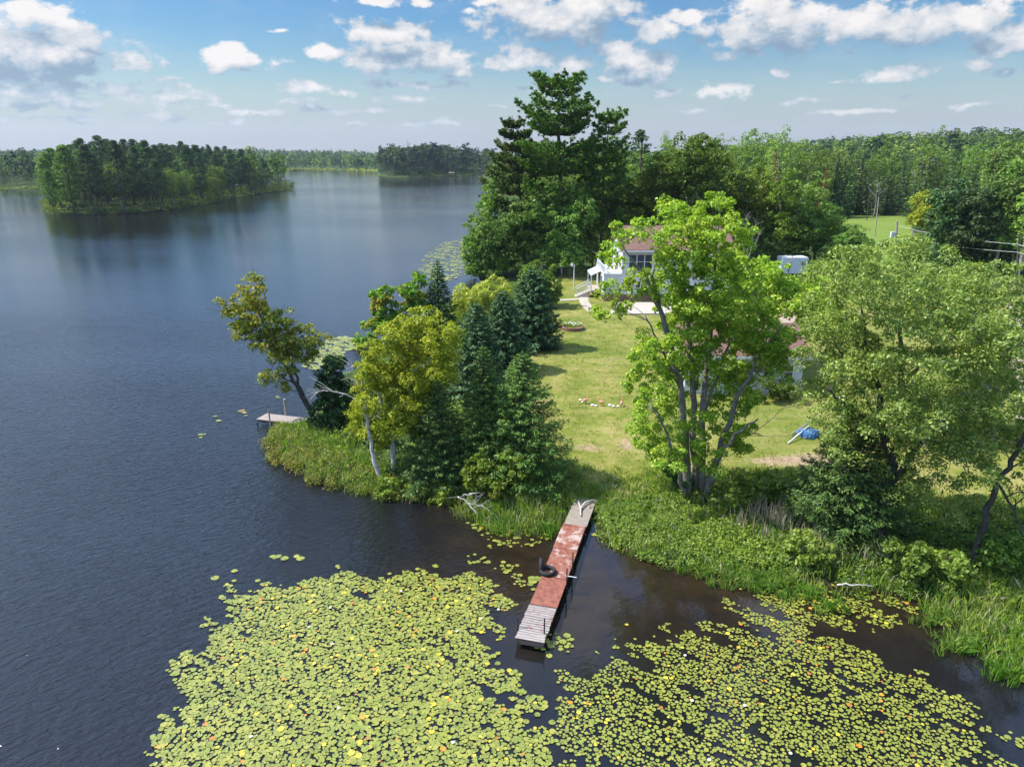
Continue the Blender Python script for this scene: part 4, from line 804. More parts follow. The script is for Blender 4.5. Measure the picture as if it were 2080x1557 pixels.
def bare(name, label, base, segs, twig=8, bark='deadwood', cat='dead tree'):
    b = GP(*base); Y0 = b[1]; root = thing(name, label, cat, b); tr = MB(); tw = tr
    for k, st in enumerate(segs):
        q, rq = stempath([PY(s_[0], s_[1], Y0+s_[2]) for s_ in st], [s_[3] for s_ in st], .03); tr.tube(q, rq, 7)
        if k: 
            for _ in range(twig):
                i = R.randint(len(q)//3, len(q)); a = q[i]; e = a+R.normal(size=3)*np.array([.5,.3,.3])+(q[-1]-q[0])*.15; tw.tube([a, (a+e)/2+R.normal(size=3)*.06, e], [rq[i]*.5+.004, .01, .004], 3, cap=False)
    part(tr, 'trunk', bark, root, True)
bare('dead_birch', 'white dead birch trunk leaning left with one arching bare branch', (772,972), [[(772,974,0,.14),(755,910,0,.12),(744,840,0,.09),(735,760,0,.05),(728,735,0,.02)],[(745,850,0,.06),(728,815,-.2,.045),(705,800,-.3,.032),(670,792,-.4,.024),(642,797,-.5,.018),(630,812,-.5,.012)],[(738,800,0,.03),(722,770,.2,.02),(715,740,.2,.008)],[(744,845,0,.03),(765,848,-.3,.02),(775,850,-.3,.008)]], 12, 'barkbirch')
bare('dead_shrub', 'bare grey shrub with upright twigs among the green trees', (1512,585), [[(1512,590,0,.1),(1515,540,0,.07)],[(1515,545,0,.06),(1528,495,0,.03),(1535,450,0,.01)],[(1515,545,0,.06),(1510,500,0,.03),(1500,455,0,.01)],[(1515,530,0,.05),(1532,500,0,.03),(1545,470,0,.01)],[(1514,540,0,.05),(1520,490,.3,.03),(1516,440,.3,.01)]], 26)
bare('broken_snag', 'short grey broken trunk beside the bare shrub', (1493,560), [[(1493,562,0,.28),(1494,520,0,.24),(1496,470,0,.16)]], 0, 'barklight')
for lb, b_, sg in [('pale driftwood branches lying in the water left of the red dock', (975,1040), [[(930,1008,0,.03),(950,1020,-.2,.035),(968,1045,-.6,.02)],[(940,1005,0,.025),(965,1000,0,.02),(970,1020,0,.01)],[(950,1020,-.2,.02),(985,1030,-.4,.015),(1000,1045,-.6,.008)]]),
                   ('thin bare branches arching over the bank under the dark spruce', (870,1000), [[(840,985,0,.02),(865,955,0,.02),(885,975,0,.01)],[(850,1010,0,.03),(870,990,0,.02),(880,1002,0,.01)]]),
                   ('long pale stick lying in the shallows under the willow', (1740,1205), [[(1700,1187,0,.04),(1745,1186,-.2,.03),(1775,1190,-.3,.015)]]),
                   ('bare dead twigs hanging from the willow above the dark spruce', (1700,880), [[(1690,860,0,.03),(1700,890,0,.02),(1712,930,0,.01)],[(1700,880,0,.02),(1725,905,0,.01)]])]:
    bare('fallen_branch', lb, b_, sg, 10, cat='branch')
bare('fallen_branch', 'dark bare branch stretching over the lawn right of the maple', (1500,885), [[(1495,878,0,.05),(1530,880,0,.04),(1556,886,-.1,.02)],[(1530,880,0,.03),(1568,850,0,.02),(1592,828,0,.01)]], 6, 'barkdark', 'branch')

# ------------------------------------------------------------------ ground plants
def scatter_px(poly, dens, z=.4):
    A = pxpoly(poly, z); lo, hi_ = A.min(0), A.max(0); n = int((hi_-lo).prod()*dens); p = lo+R.rand(n, 2)*(hi_-lo); return p[inpoly(p[:, 0], p[:, 1], A)]
def on_land(p, dmin=-.2, dmax=1e9):
    d = signed(p[:, 0], p[:, 1]); k = (d > dmin) & (d < dmax); p, d = p[k], d[k]; return np.concatenate([p, ground(p[:, 0], p[:, 1])[:, None].clip(-.05)], 1)
def blades(mb, B, h, lean=.35, w=.035, mi=0, wind=(0,0)):
    n = len(B); a = R.rand(n)*2*pi; L = h*(.6+.7*R.rand(n)); t = np.stack([np.cos(a)*w, np.sin(a)*w, np.zeros(n)], 1)
    ld = np.stack([R.normal(size=n)*lean+wind[0], R.normal(size=n)*lean+wind[1], np.ones(n)], 1)*L[:, None]
    m_ = B+ld*np.array([.38,.38,.6]); e = B+ld*np.array([1.1,1.1,.92])
    V = np.stack([B-t, B+t, m_+t*.8, e, m_-t*.8], 1).reshape(-1, 3); mb.add(V, np.arange(n*5).reshape(n, 5), mi)
def tufts(mb, P0, n_per, r, h, **kw):
    idx = np.repeat(np.arange(len(P0)), n_per); B = P0[idx]+np.concatenate([R.normal(size=(len(idx), 2))*r, np.zeros((len(idx), 1))], 1); blades(mb, B, h, **kw)
gr = MB()
for poly, dens, n_per, r, h, w in [
  ([(830,1000),(860,985),(1000,1000),(1130,985),(1215,1000),(1208,1060),(1130,1075),(1000,1075),(900,1030)], 9, 16, .2, .5, .015),
  ([(1200,1000),(1350,985),(1520,1000),(1560,1060),(1600,1100),(1640,1180),(1500,1170),(1370,1150),(1225,1090)], 5, 15, .2, .45, .015),
  ([(1870,1180),(1960,1180),(2090,1160),(2250,1250),(2300,1560),(2080,1400),(1960,1285),(1880,1230)], 9, 16, .2, .55, .015),
  ([(545,870),(640,862),(740,930),(800,960),(840,1000),(760,1003),(640,960),(570,930)], 7, 14, .2, .45, .017),
  ([(1560,1100),(1700,1100),(1900,1150),(1900,1230),(1700,1200),(1600,1180)], 4, 14, .2, .55, .017)]:
    tufts(gr, on_land(scatter_px(poly, dens), -.5), n_per, r, h, w=w)
tufts(gr, on_land(scatter_px([(1200,985),(1350,970),(1560,970),(1640,975),(1950,1030),(2250,1030),(2250,1080),(1900,1090),(1500,1020),(1200,1015)], 8), .3), 8, .15, .35, w=.025)
lawn_edge = [(1040,930),(1100,905),(1160,940),(1210,960),(1350,960),(1400,985),(1350,1000),(1210,1010),(1090,1000)]
tufts(gr, on_land(scatter_px(lawn_edge, 8), .3), 8, .15, .22, w=.022)
tufts(gr, on_land(scatter_px([(1120,545),(1260,540),(1480,560),(1480,600),(1280,600),(1180,580)], .6), .3), 8, .3, .25, w=.04)
lt = on_land(scatter_px([(1060,930),(1090,700),(1130,600),(1280,640),(1640,800),(1900,900),(1900,1000),(1400,985),(1210,990)], 2.2), .3); tufts(gr, lt, 7, .22, .11, w=.02, lean=.6)
for q in range(len(gr.F)):
    f_ = gr.F[q][0]; k = R.rand(len(f_)) < .10; gr.F[q] = (f_[~k], 0); gr.F.append((f_[k], 1))
tag(gr.build('tall_grass', ['grass', 'drygrass']), 'tall bright green sedge and grass along the near shore', 'grass', kind='stuff')
dg = MB(); tufts(dg, on_land(scatter_px([(1470,1030),(1560,1040),(1700,1100),(1690,1150),(1500,1090)], 4), .3), 12, .25, 1.0, w=.018, lean=.12)
tufts(dg, on_land(scatter_px([(1740,1120),(1800,1100),(1820,1150),(1750,1150)], 4), .1), 10, .2, .8, w=.02, lean=.15)
tag(dg.build('dry_reeds', 'drygrass'), 'grey dry cattail stalks standing in the grass below the maple', 'reeds', kind='stuff')
# reeds standing in the shallow water
rd = MB()
for cx, cy, rx, ry, nn in [(1500,1178,60,16,26),(1560,1190,70,18,34),(1650,1210,60,14,22),(1420,1160,40,12,14),(1700,1240,40,14,8),(1960,1310,80,26,40),(1900,1260,50,16,20),(1100,1080,40,14,16),(1010,1080,30,12,12),(2040,1370,40,20,20)]:
    for _ in range(nn):
        q = P(cx+R.normal()*rx*.5, cy+R.normal()*ry*.5, 0.); tufts(rd, np.array([q-[0,0,.05]]), 14, .10, .55, w=.018, lean=.4, wind=(-.15,-.1))
tag(rd.build('water_reeds', 'grass'), 'bent green reeds growing out of the shallow water by the bank', 'reeds', kind='stuff')
un = MB()
def under(poly, dens, rad, size, mi, per=34, dmin=-.1, dmax=1e9, hz=.7):
    p = on_land(scatter_px(poly, dens), dmin, dmax)
    if not len(p): return
    c = rad*(.6+.8*R.rand(len(p))); p[:, 2] = p[:, 2].clip(0)+c*.35; clump_leaves(un, p, c, per, size, hz, .6, .7, .5, .6, mi, .6)
leath = [(528,885),(560,862),(600,880),(640,905),(720,950),(800,975),(860,1000),(900,1020),(760,1010),(640,985),(560,945)]
under(leath, 5.5, .34, .10, 3, 70, -.35, 3.4, .95)
under([(560,865),(700,850),(800,930),(1000,1000),(950,1020),(760,1000),(640,960)], 1.4, .4, .12, 1, 46, .4)
under([(640,850),(740,850),(860,940),(1000,985),(900,1000),(760,960)], 1.2, .55, .15, 2, 50, 1)
under([(1215,1050),(1300,1030),(1520,1060),(1600,1120),(1640,1180),(1500,1170),(1370,1155),(1225,1090)], 9, .32, .10, 1, 60, -.3, 4.6)
under([(1300,1000),(1560,1000),(1700,1060),(1700,1180),(1500,1130),(1300,1060)], 2.4, .4, .14, 1, 40, .5)
under([(1560,1080),(1700,1040),(1900,1080),(2250,1080),(2300,1300),(2080,1240),(1900,1200),(1700,1195),(1580,1160)], 6, .38, .11, 2, 54, 0)
under([(1540,1000),(1650,980),(1950,1040),(2250,1060),(2250,1120),(1700,1100)], 2.2, .45, .16, 2, 40, .4)
under([(880,985),(1130,960),(1150,1000),(1000,1020),(900,1010)], 2.5, .32, .13, 1, 34, .3)
# scrub under the woods, round the yard and field
under([(945,545),(1000,560),(1130,558),(1200,545),(1240,545),(1240,500),(1000,500),(960,500)], .16, 1.0, .3, 2, 40, 0)
under([(1030,660),(1060,700),(1060,800),(1030,900),(900,980),(700,900),(650,840),(740,735),(850,655),(980,600)], .5, .7, .2, 2, 40, .3)
under([(1480,560),(1690,560),(1700,600),(1640,600)], .3, .7, .3, 1, 40, 0)
under([(1840,440),(1870,500),(1960,560),(2100,575),(2100,540),(1900,460)], .12, 1.2, .36, 1, 40, 0)
under([(1690,450),(1730,442),(1840,436),(1840,432),(1700,434)], .1, 1.3, .45, 0, 36, 0)
tag(un.build('undergrowth', ['shrub', 'marsh', 'broad', 'leather']), 'low leafy bushes and marsh plants matted along the near bank', 'undergrowth', kind='stuff')
fs = MB()   # reedy rim of the distant shores
def rim(pxs, mi, step=3, r_=1.6, back=14):
    A = np.array([P(*q)[:2] for q in pxs])
    for a, b in zip(A[:-1], A[1:]):
        L = np.linalg.norm(b-a); n = max(2, int(L/step)); t = R.rand(n)[:, None]; p = a+(b-a)*t+np.array([0,1.])*(R.rand(n)[:, None]*back); g0 = ground(p[:, 0], p[:, 1]); k = g0 > -.1; C = np.concatenate([p, g0[:, None]+.3], 1)[k]
        clump_leaves(fs, C, r_*(.6+.7*R.rand(len(C))), 16, 1.1, .55, .7, .5, .5, .7, mi, .5)
rim([(978,356),(962,357),(900,359),(766,358)], 1, 3, 1.2, 5); rim([(765,350),(700,347.5),(600,346.5),(500,349),(420,357)], 0, 1.4, 1.7, 40); rim([(975,354),(1000,352),(1010,360)], 0, 3, 1.5, 20); rim([(300,372),(180,382),(95,386),(0,386),(-200,388)], 1, 1.6, 1.3, 6)
tag(fs.build('shore_scrub', ['weep', 'marsh']), 'pale reeds and scrub rimming the distant shores', 'scrub', kind='stuff')

# ------------------------------------------------------------------ lily pads
def pad_green(name, cols, rough=.4):
    m, n, out = mat(name); b = n.new('ShaderNodeBsdfPrincipled'); geo = n.new('ShaderNodeNewGeometry'); oi = n.new('ShaderNodeObjectInfo')
    f = n.math('FRACT', n.math('ADD', geo.outputs['Random Per Island'], oi.outputs['Random'])); k = len(cols)
    c = n.ramp(f, [(i/(k-1), q) for i, q in enumerate(cols)]); v_ = n.noise(geo.outputs['Position'], 9, 3)
    n._in(b, 'Base Color', n.mix(.35, c, n.mix(v_, c, (.12,.16,.03,1)))); b.inputs['Roughness'].default_value = rough
    n.l.new(b.outputs[0], out.inputs[0]); return m
M['pad'] = pad_green('lily_pad_green', [(.145,.17,.024),(.21,.23,.034),(.265,.27,.05),(.13,.15,.026),(.30,.285,.045),(.22,.235,.028),(.18,.22,.035)])
M['pad_yellow'] = pad_green('lily_pad_yellow', [(.45,.38,.03),(.6,.4,.03),(.55,.5,.06)])
M['pad_rust'] = pad_green('lily_pad_rust', [(.5,.17,.02),(.6,.28,.03),(.35,.1,.03)])
def padV(x, y, z, r, a, tx, ty, el, curl):
    th = a+np.linspace(.16, 2*pi-.16, 13); ca, sa = np.cos(th), np.sin(th)*el; rr_ = r*(1+.03*np.sin(th*3+a*5))
    X = rr_*ca*cos(a*2)-rr_*sa*sin(a*2); Y = rr_*ca*sin(a*2)+rr_*sa*cos(a*2); e = np.stack([X, Y, tx*X+ty*Y+curl*r*(.25+.75*np.sin(th*2)**2)], 1)
    return np.concatenate([[[0, 0, 0]], e])+[x, y, z]
padF = np.array([[0, i, i+1] for i in range(1, 13)])
PATCH = [([(190,1620),(235,1550),(285,1480),(320,1430),(338,1345),(385,1295),(405,1240),(460,1185),(550,1180),(640,1160),(690,1140),(730,1160),(790,1158),(850,1142),(925,1150),(960,1150),(1030,1172),(1055,1220),(1030,1290),(1040,1340),(1080,1385),(1130,1400),(1160,1480),(1160,1700),(150,1700)], 1.0, .19),
 ([(1060,1700),(1065,1420),(1120,1365),(1170,1330),(1230,1280),(1340,1268),(1430,1240),(1465,1205),(1560,1200),(1660,1235),(1710,1285),(1790,1310),(1860,1355),(1910,1370),(2000,1410),(2080,1470),(2110,1560),(2180,1700)], .80, .145),
 ([(1470,1150),(1600,1165),(1700,1180),(1820,1200),(1890,1235),(1895,1300),(1800,1325),(1700,1290),(1580,1265),(1500,1230)], .72, .15),
 ([(1500,1240),(1620,1215),(1700,1265),(1600,1270)], .55, .18), ([(940,1060),(1060,1075),(1130,1090),(1080,1110),(1000,1115),(960,1085)], .33, .21), ([(940,1120),(1070,1150),(1085,1200),(1000,1210),(960,1180)], .3, .22),
 ([(1060,1290),(1170,1285),(1165,1330),(1110,1335)], .45, .24), ([(470,1185),(540,1180),(640,1160),(560,1130),(500,1150)], .06, .24), ([(1230,1290),(1290,1240),(1290,1300)], .25, .18), ([(1900,1255),(1990,1290),(1930,1290)], .12, .2), ([(2000,1440),(2080,1500),(2080,1557),(2020,1540)], .25, .2)]
pads = []
cell = {}
for poly, dn, r0 in PATCH:
    A = pxpoly(poly, 0); lo, hi_ = A.min(0), A.max(0); n = int((hi_-lo).prod()*(270 if dn > .5 else 60)); p = lo+R.rand(n, 2)*(hi_-lo)
    p = p[inpoly(p[:, 0], p[:, 1], A)]; B_ = np.roll(A, -1, 0); d = np.full(len(p), 1e9)
    for (ax_, ay_), (bx_, by_) in zip(A, B_): ex, ey = bx_-ax_, by_-ay_; t = np.clip(((p[:, 0]-ax_)*ex+(p[:, 1]-ay_)*ey)/(ex*ex+ey*ey), 0, 1); d = np.minimum(d, np.hypot(p[:, 0]-ax_-t*ex, p[:, 1]-ay_-t*ey))
    hole = .85*vnoise(p[:, 0], p[:, 1], .5, 1)+.6*vnoise(p[:, 0]+3, p[:, 1]*1.3, .2, 2)+.5*vnoise(p[:, 0], p[:, 1], 1.5, 5)
    thr = (1.0 if dn == 1 else .62 if dn > .7 else dn*1.1-.25)-(1.9*np.exp(-d/.95) if dn > .5 else 0); p = p[(hole < thr) & (R.rand(len(p)) < (1 if dn > .5 else dn*1.2))]
    for x, y in p:
        r = r0*.5*(.5+.85*R.rand()**1.3); gx, gy = int(x/.3), int(y/.3); ok = True
        for i in (-1, 0, 1):
            for j in (-1, 0, 1):
                for (qx, qy, qr) in cell.get((gx+i, gy+j), ()):
                    if (qx-x)**2+(qy-y)**2 < ((qr+r)*(.66 if dn == 1 else .84))**2: ok = False; break
                if not ok: break
            if not ok: break
        if ok and (y < 20 or signed(x, y)[0] < -.05): cell.setdefault((gx, gy), []).append((x, y, r)); pads.append((x, y, r))
for px, py, n in [(415,880,3),(442,855,3),(490,838,4),(566,806,2),(505,842,1),(568,1131,4),(600,1129,2),(485,1163,1),(419,1173,1),(1085,1178,8),(1205,1083,1),(640,838,1)]:
    for _ in range(n): q = P(px+R.normal()*7, py+R.normal()*3, 0); pads.append((q[0], q[1], .13+.07*R.rand()))
print('pads', len(pads))
def in_frame(x, y):
    zc = y*cos(PITCH)+CAM_H*sin(PITCH); yc = -CAM_H*cos(PITCH)+y*sin(PITCH); return abs(x/zc) < .72 and abs(yc/zc) < .538
pads.sort(key=lambda q: -(q[2]/math.hypot(q[1], CAM_H) if in_frame(q[0], q[1]) else 0))
def meshpad(name, m_, curl):
    mb = MB(); mb.add(padV(0, 0, 0, 1, 0, 0, 0, 1, curl), padF); o = mb.build(name, m_); me = o.data; bpy.data.objects.remove(o); return me
PM = {k: [meshpad('lily_pad', k, c) for c in (.015, .04, .1)] for k in ('pad', 'pad_yellow', 'pad_rust')}
stuff = MB()
LP = {'pad': 'round green lily pad', 'pad_yellow': 'yellowed lily pad', 'pad_rust': 'rusty orange lily pad'}
for i, (x, y, r) in enumerate(pads):
    u = R.rand(); k = 'pad_rust' if u < .010 else 'pad_yellow' if u < .035 else 'pad'; z = .012+.03*R.rand()
    if i < 290:
        o = bpy.data.objects.new('lily_pad', PM[k][R.randint(3)]); col.objects.link(o); o.location = (x, y, z); o.scale = (r, r*(.88+.12*R.rand()), r); o.rotation_euler = (R.normal()*.02, R.normal()*.02, R.rand()*6.28)
        big = 'broad ' if r > .155 else ''; side = 'in the dense mat left of the red dock' if x < 1.0 else 'in the looser mat right of the red dock'
        side = ('on the outer edge of the dense mat' if x < -6.5 else 'left of the middle of the dense mat' if x < -4.2 else 'in the middle of the dense mat' if x < -2 else 'in the dense mat on its dock side') if x < 1 else ('in the looser mat just right of the dock' if x < 4 else 'in the looser mat towards the bank')
        tag(o, big+LP[k]+' '+side, 'lily pad', LP[k]+'s '+side)
    else:
        a = R.rand()*6.28; stuff.add(padV(x, y, z, r, a, R.normal()*.03, R.normal()*.03, .9+.1*R.rand(), .02+.14*R.rand()**3), padF, 0 if k == 'pad' else 1 if k == 'pad_yellow' else 2)
# the far pad beds, seen from a distance as a pale film
for poly, n, r0 in [([(612,745),(640,715),(665,690),(700,682),(732,690),(735,705),(700,715),(690,735),(640,752)], 1100, .17), ([(850,545),(862,520),(900,492),(950,486),(975,500),(965,545),(940,560),(900,575),(860,560)], 1500, .26)]:
    A = pxpoly(poly, 0); lo, hi_ = A.min(0), A.max(0); p = lo+R.rand(n*2, 2)*(hi_-lo); s_ = (hi_-lo)[0]/9; p = p[inpoly(p[:, 0], p[:, 1], A)]; p = p[vnoise(p[:, 0], p[:, 1], s_)+.6*vnoise(p[:, 0], p[:, 1], s_*.4, 2) < .1+.5*R.normal(size=len(p))][:n]
    for x, y in p: stuff.add(padV(x, y, .012+.03*R.rand(), r0*(.6+.6*R.rand()), R.rand()*6, 0, 0, 1, .05), padF, 0 if R.rand() < .97 else 1)
tag(stuff.build('lily_pads', ['pad', 'pad_yellow', 'pad_rust']), 'thick floating carpet of small round lily pads', 'lily pads', kind='stuff')
def flower(p, s, m_, label, group):
    mb = MB(); 
    for ring, (nn, l, up) in enumerate([(8, 1, .35), (7, .8, .8), (5, .55, 1.4)]):
        for k in range(nn):
            a = 2*pi*k/nn+ring*.4; h = np.array([cos(a), sin(a), 0]); sd = np.array([-sin(a), cos(a), 0]); q = unit(h+np.array([0,0,up]))*l*s
            mb.add([[0,0,0], q*.55+sd*.16*s, q, q*.55-sd*.16*s], np.array([[0,1,2,3]]))
    o = mb.build('water_lily', m_, loc=(0,0,0)); o.location = (p[0], p[1], .05); tag(o, label, 'flower', group)
for px, py in [(510,1498),(815,1202),(671,1236),(1012,1240),(977,1258),(628,1275),(1391,1333),(928,1284),(1512,1435),(1405,1425),(920,1510),(1605,1532),(675,1310),(688,1440),(1440,1545)]:
    flower(P(px, py), .075, 'whitepetal', 'small white water lily in flower among the pads '+('left' if px < 1100 else 'right')+' of the red dock', 'white water lilies '+('left' if px < 1100 else 'right')+' of the red dock')

# ------------------------------------------------------------------ red dock
def world_parts(root, mb, name, mats, smooth=False): return part(mb, name, mats, root, smooth)
zd = .46
nl, nr, fl, fr = P(1044,1298,zd), P(1106,1303,zd), P(1168,1010,zd), P(1211,1012,zd)
axis = unit(((fl+fr)/2-(nl+nr)/2)); side = np.array([axis[1], -axis[0], 0]); Ld = np.linalg.norm((fl+fr)/2-(nl+nr)/2); mid0 = (nl+nr)/2; WD = np.linalg.norm(nr-nl)*.98
print('dock', Ld, WD, mid0, axis)
dock = thing('wooden_dock', 'long narrow dock with red-painted and bare grey sections reaching into the lily pads', 'dock', (mid0[0], mid0[1], 0)); rzd = math.atan2(-axis[0], axis[1]); dock.rotation_euler = (0, 0, rzd)
def dp(py_, side_x=1044):   # distance along the dock of a left-edge pixel row
    q = nl+(fl-nl)*np.clip((1298-py_)/1.0, 0, 288)/288; z0, z1 = 1298, 1010; best = min(np.linspace(0, 1, 400), key=lambda t: abs((lambda w: 778.5-FPX*((w[1]*sin(PITCH)*1.0+(w[2]-CAM_H)*cos(PITCH))/(w[1]*cos(PITCH)-(w[2]-CAM_H)*sin(PITCH))))(nl+(fl-nl)*t)-py_)); return best*Ld
cuts = [0, dp(1228), dp(1171), dp(1113), dp(1064), Ld]
secm = ['deck_grey', 'deck_red', 'deck_pink', 'deck_faded', 'deck_old']; labs = ['bare grey plank section', 'bright red painted section', 'worn red painted section', 'faded red section', 'grey mossy section by the bank']
for i in range(5):
    mb = MB(); a, b = cuts[i]+(.02 if i else 0), cuts[i+1]-.02; dx = [0, .02, 0, -.03, .02][i]
    if i == 0:
        k = int((b-a)/.145)
        for j in range(k): y0 = a+(b-a)*(j+.5)/k; mb.box((dx+R.normal()*.008, y0, zd-.02+R.normal()*.004), (WD+R.normal()*.02, (b-a)/k-.018, .04))
    else: mb.box((dx, (a+b)/2, zd-.02+[0,.0,.006,.0,-.02][i]), (WD, b-a, .04))
    o = mb.build('deck_panel', secm[i], dock); o['label'] = labs[i]
for s_ in (-1, 1):
    mb = MB(); mb.box((s_*(WD/2-.06), Ld/2, zd-.14), (.06, Ld, .18)); mb.build('side_beam', 'deck_side', dock)
mb = MB(); mb.box((0, .04, zd-.14), (WD-.2, .06, .18)); mb.build('end_beam', 'deck_side', dock)
for x, y, z0, z1 in [(WD/2+.05, cuts[2]-.35, -.8, 1.25), (WD/2+.06, cuts[2]+.9, -.8, 1.3), (WD/2-.12, .55, -.8, 1.15), (-WD/2-.06, .65, -.8, .95), (-WD/2-.06, cuts[4]-.2, -.8, 1.15), (WD/2+.06, cuts[4]-.6, -.8, .35), (WD/2+.05, Ld-.2, -.6, .7), (-WD/2-.06, cuts[3]-.3, -.8, .75)]:
    mb = MB(); mb.tube([(x, y, z0), (x+.01, y, z1)], .028, 8); mb.build('pipe_post', 'dark', dock)
mb = MB(); mb.tube([(WD/2-.05, cuts[2]-.25, zd+.35), (WD/2+.45, cuts[2]-.2, zd+.32)], .02, 6); mb.build('cross_pipe', 'grey', dock)
def loc2w(x, y, z): return mid0*[1,1,0]+side*x+axis*y+np.array([0,0,z])
def tyre(name, label, p, rot, R0=.3, r0=.085):
    mb = MB(); th = np.linspace(0, 2*pi, 25); n_, m_ = 24, 10; V = []
    for i in range(n_):
        a = 2*pi*i/n_
        for j in range(m_):
            b = 2*pi*j/m_; rr_ = R0+r0*cos(b)*(1.0); zz = r0*1.15*sin(b); tr_ = 1+.02*((i+j) % 2); V.append([rr_*tr_*cos(a), rr_*tr_*sin(a), zz])
    F = [[i*m_+j, ((i+1) % n_)*m_+j, ((i+1) % n_)*m_+(j+1) % m_, i*m_+(j+1) % m_] for i in range(n_) for j in range(m_)]
    mb.add(V, np.array(F)); o = mb.build(name, 'rubber', smooth=True); o.location = p; o.rotation_euler = rot; tag(o, label, 'tyre')
tyre('tyre', 'black rubber tyre lying flat on the left edge of the red dock', loc2w(-WD/2+.22, cuts[2]+.3, zd+.09), (0, 0, 0))
tyre('tyre', 'black rubber tyre hanging upright against the left side of the dock', loc2w(-WD/2-.14, cuts[2]+.55, zd+.12), (pi/2, 0, rzd+pi/2+.2), .3, .085)
mb = MB(); q, rq = stempath([loc2w(.45, Ld-.25, zd+.08), loc2w(.1, Ld-.75, zd+.12), loc2w(-.02, Ld-1.4, zd+.08), loc2w(.12, Ld-2.1, zd+.05)], [.04,.05,.05,.03], .01); mb.tube(q, rq, 7)
q, rq = stempath([loc2w(-.05, Ld-1.3, zd+.07), loc2w(-.2, Ld-.9, zd+.12), loc2w(-.25, Ld-.7, zd+.1)], [.045,.04,.03], .01); mb.tube(q, rq, 6)
tag(mb.build('driftwood', 'deadwood', smooth=True), 'bleached curved driftwood limb lying on the grey bank end of the dock', 'driftwood')

# small dock
zs = .5; a_, b_, c_, d_ = P(520,851,zs), P(541,839,zs), P(640,847,zs), P(612,862,zs); ax2 = unit(d_-a_); L2 = np.linalg.norm(d_-a_)+.6; sd2 = np.array([-ax2[1], ax2[0], 0]); W2 = abs(np.dot(b_-a_, sd2))
d2 = thing('wooden_dock', 'short tan boarded dock under the crooked leaning tree', 'dock', (a_[0], a_[1], 0)); d2.rotation_euler = (0, 0, math.atan2(ax2[1], ax2[0]))
mb = MB(); k = int(L2/.15)
for j in range(k): mb.box(((j+.5)*L2/k, W2/2, zs-.02), (L2/k-.015, W2, .04))
mb.build('deck_boards', 'deck_tan', d2)
for y in (.06, W2-.06): mb = MB(); mb.box((L2/2, y, zs-.12), (L2-.05, .05, .15)); mb.build('side_beam', 'deck_side', d2)
mb = MB(); mb.box((.03, W2/2, zs-.12), (.05, W2-.18, .15)); mb.build('end_beam', 'deck_side', d2)
for x, y, h_, r_, m_ in [(1.15, -.05, 1.45, .055, 'post'), (1.55, W2+.05, 1.7, .09, 'post'), (.1, -.04, .3, .04, 'dark')]:
    mb = MB(); mb.tube([(x, y, -1), (x, y, h_)], r_, 8); o = mb.build('mooring_post', m_, d2)
    if h_ > 1.4 and r_ < .08: mb = MB(); mb.tube([(x, y, h_), (x, y, h_+.14)], .04, 8); mb.build('post_lamp', 'dark', o)

# ------------------------------------------------------------------ buildings
def wbox(x0, x1, y0, y1, z0, z1, mi=0, mb=None):
    mb = mb or MB(); mb.box(((x0+x1)/2, (y0+y1)/2, (z0+z1)/2), (x1-x0, y1-y0, z1-z0), mi); return mb
def gable(x0, x1, y0, y1, ze, zr, ov=.35, th=.16, ends=True, yr=None):
    """roof with its ridge along x: returns (roof MB, gable-end wall MB)"""
    yr = (y0+y1)/2 if yr is None else yr; rf, ge = MB(), MB()
    for ya in (y0-ov, y1+ov):
        k = (zr-ze)/abs(yr-(y0 if ya < yr else y1)); za = ze-ov*k; yb = yr
        v_ = []
        for x in (x0-ov, x1+ov): v_ += [[x, ya, za+th*.3], [x, yb, zr+th*.3], [x, ya, za+th*1.3], [x, yb, zr+th*1.3]]
        rf.add(v_, np.array([[0,1,3,2],[4,6,7,5],[2,3,7,6],[0,4,5,1],[0,2,6,4]]))
    if ends:
        for x in (x0, x1-.12): ge.add([[x, y0, ze-.02], [x, y1, ze-.02], [x, yr, zr], [x+.12, y0, ze-.02], [x+.12, y1, ze-.02], [x+.12, yr, zr]], [np.array([[0,2,1],[3,4,5]]), np.array([[0,1,4,3],[1,2,5,4],[2,0,3,5]])])
    return rf, ge
def window(root, x0, x1, z0, z1, y, nv=1, hbar=True, fw=.09, wall=None, left=False):
    """window in a front wall (facing -y) or, with left=True, in a wall facing -x where x0,x1 are y values"""
    def bx(a0, a1, d0, d1, b0, b1): return wbox(a0, a1, d0, d1, b0, b1) if not left else wbox(d0, d1, a0, a1, b0, b1)
    f = MB()
    for a0, a1, b0, b1 in [(x0-fw, x1+fw, z1, z1+fw), (x0-fw, x1+fw, z0-fw, z0), (x0-fw, x0, z0, z1), (x1, x1+fw, z0, z1)]: g_ = bx(a0, a1, y-.07, y+.02, b0, b1); f.F += [(q+f.n, m_) for q, m_ in g_.F]; f.V += g_.V; f.n += g_.n
    for i in range(1, nv): xx = x0+(x1-x0)*i/nv; g_ = bx(xx-.04, xx+.04, y-.065, y+.02, z0, z1); f.F += [(q+f.n, m_) for q, m_ in g_.F]; f.V += g_.V; f.n += g_.n
    if hbar: g_ = bx(x0, x1, y-.055, y+.02, (z0+z1)/2-.025, (z0+z1)/2+.025); f.F += [(q+f.n, m_) for q, m_ in g_.F]; f.V += g_.V; f.n += g_.n
    o = part(f, 'window', 'trim', root); p_ = bx(x0, x1, y-.03, y-.015, z0, z1); p_ = part(p_, 'pane', 'glass', root); p_.parent = o; p_.location = (0, 0, 0)
Yh = GP(1300,612)[1]; zh = gz(PY(1300,612,Yh)[0], Yh)-.1
hX = lambda px: PY(px, 590, Yh)[0]; hZ = lambda py: PY(1290, py, Yh)[2]
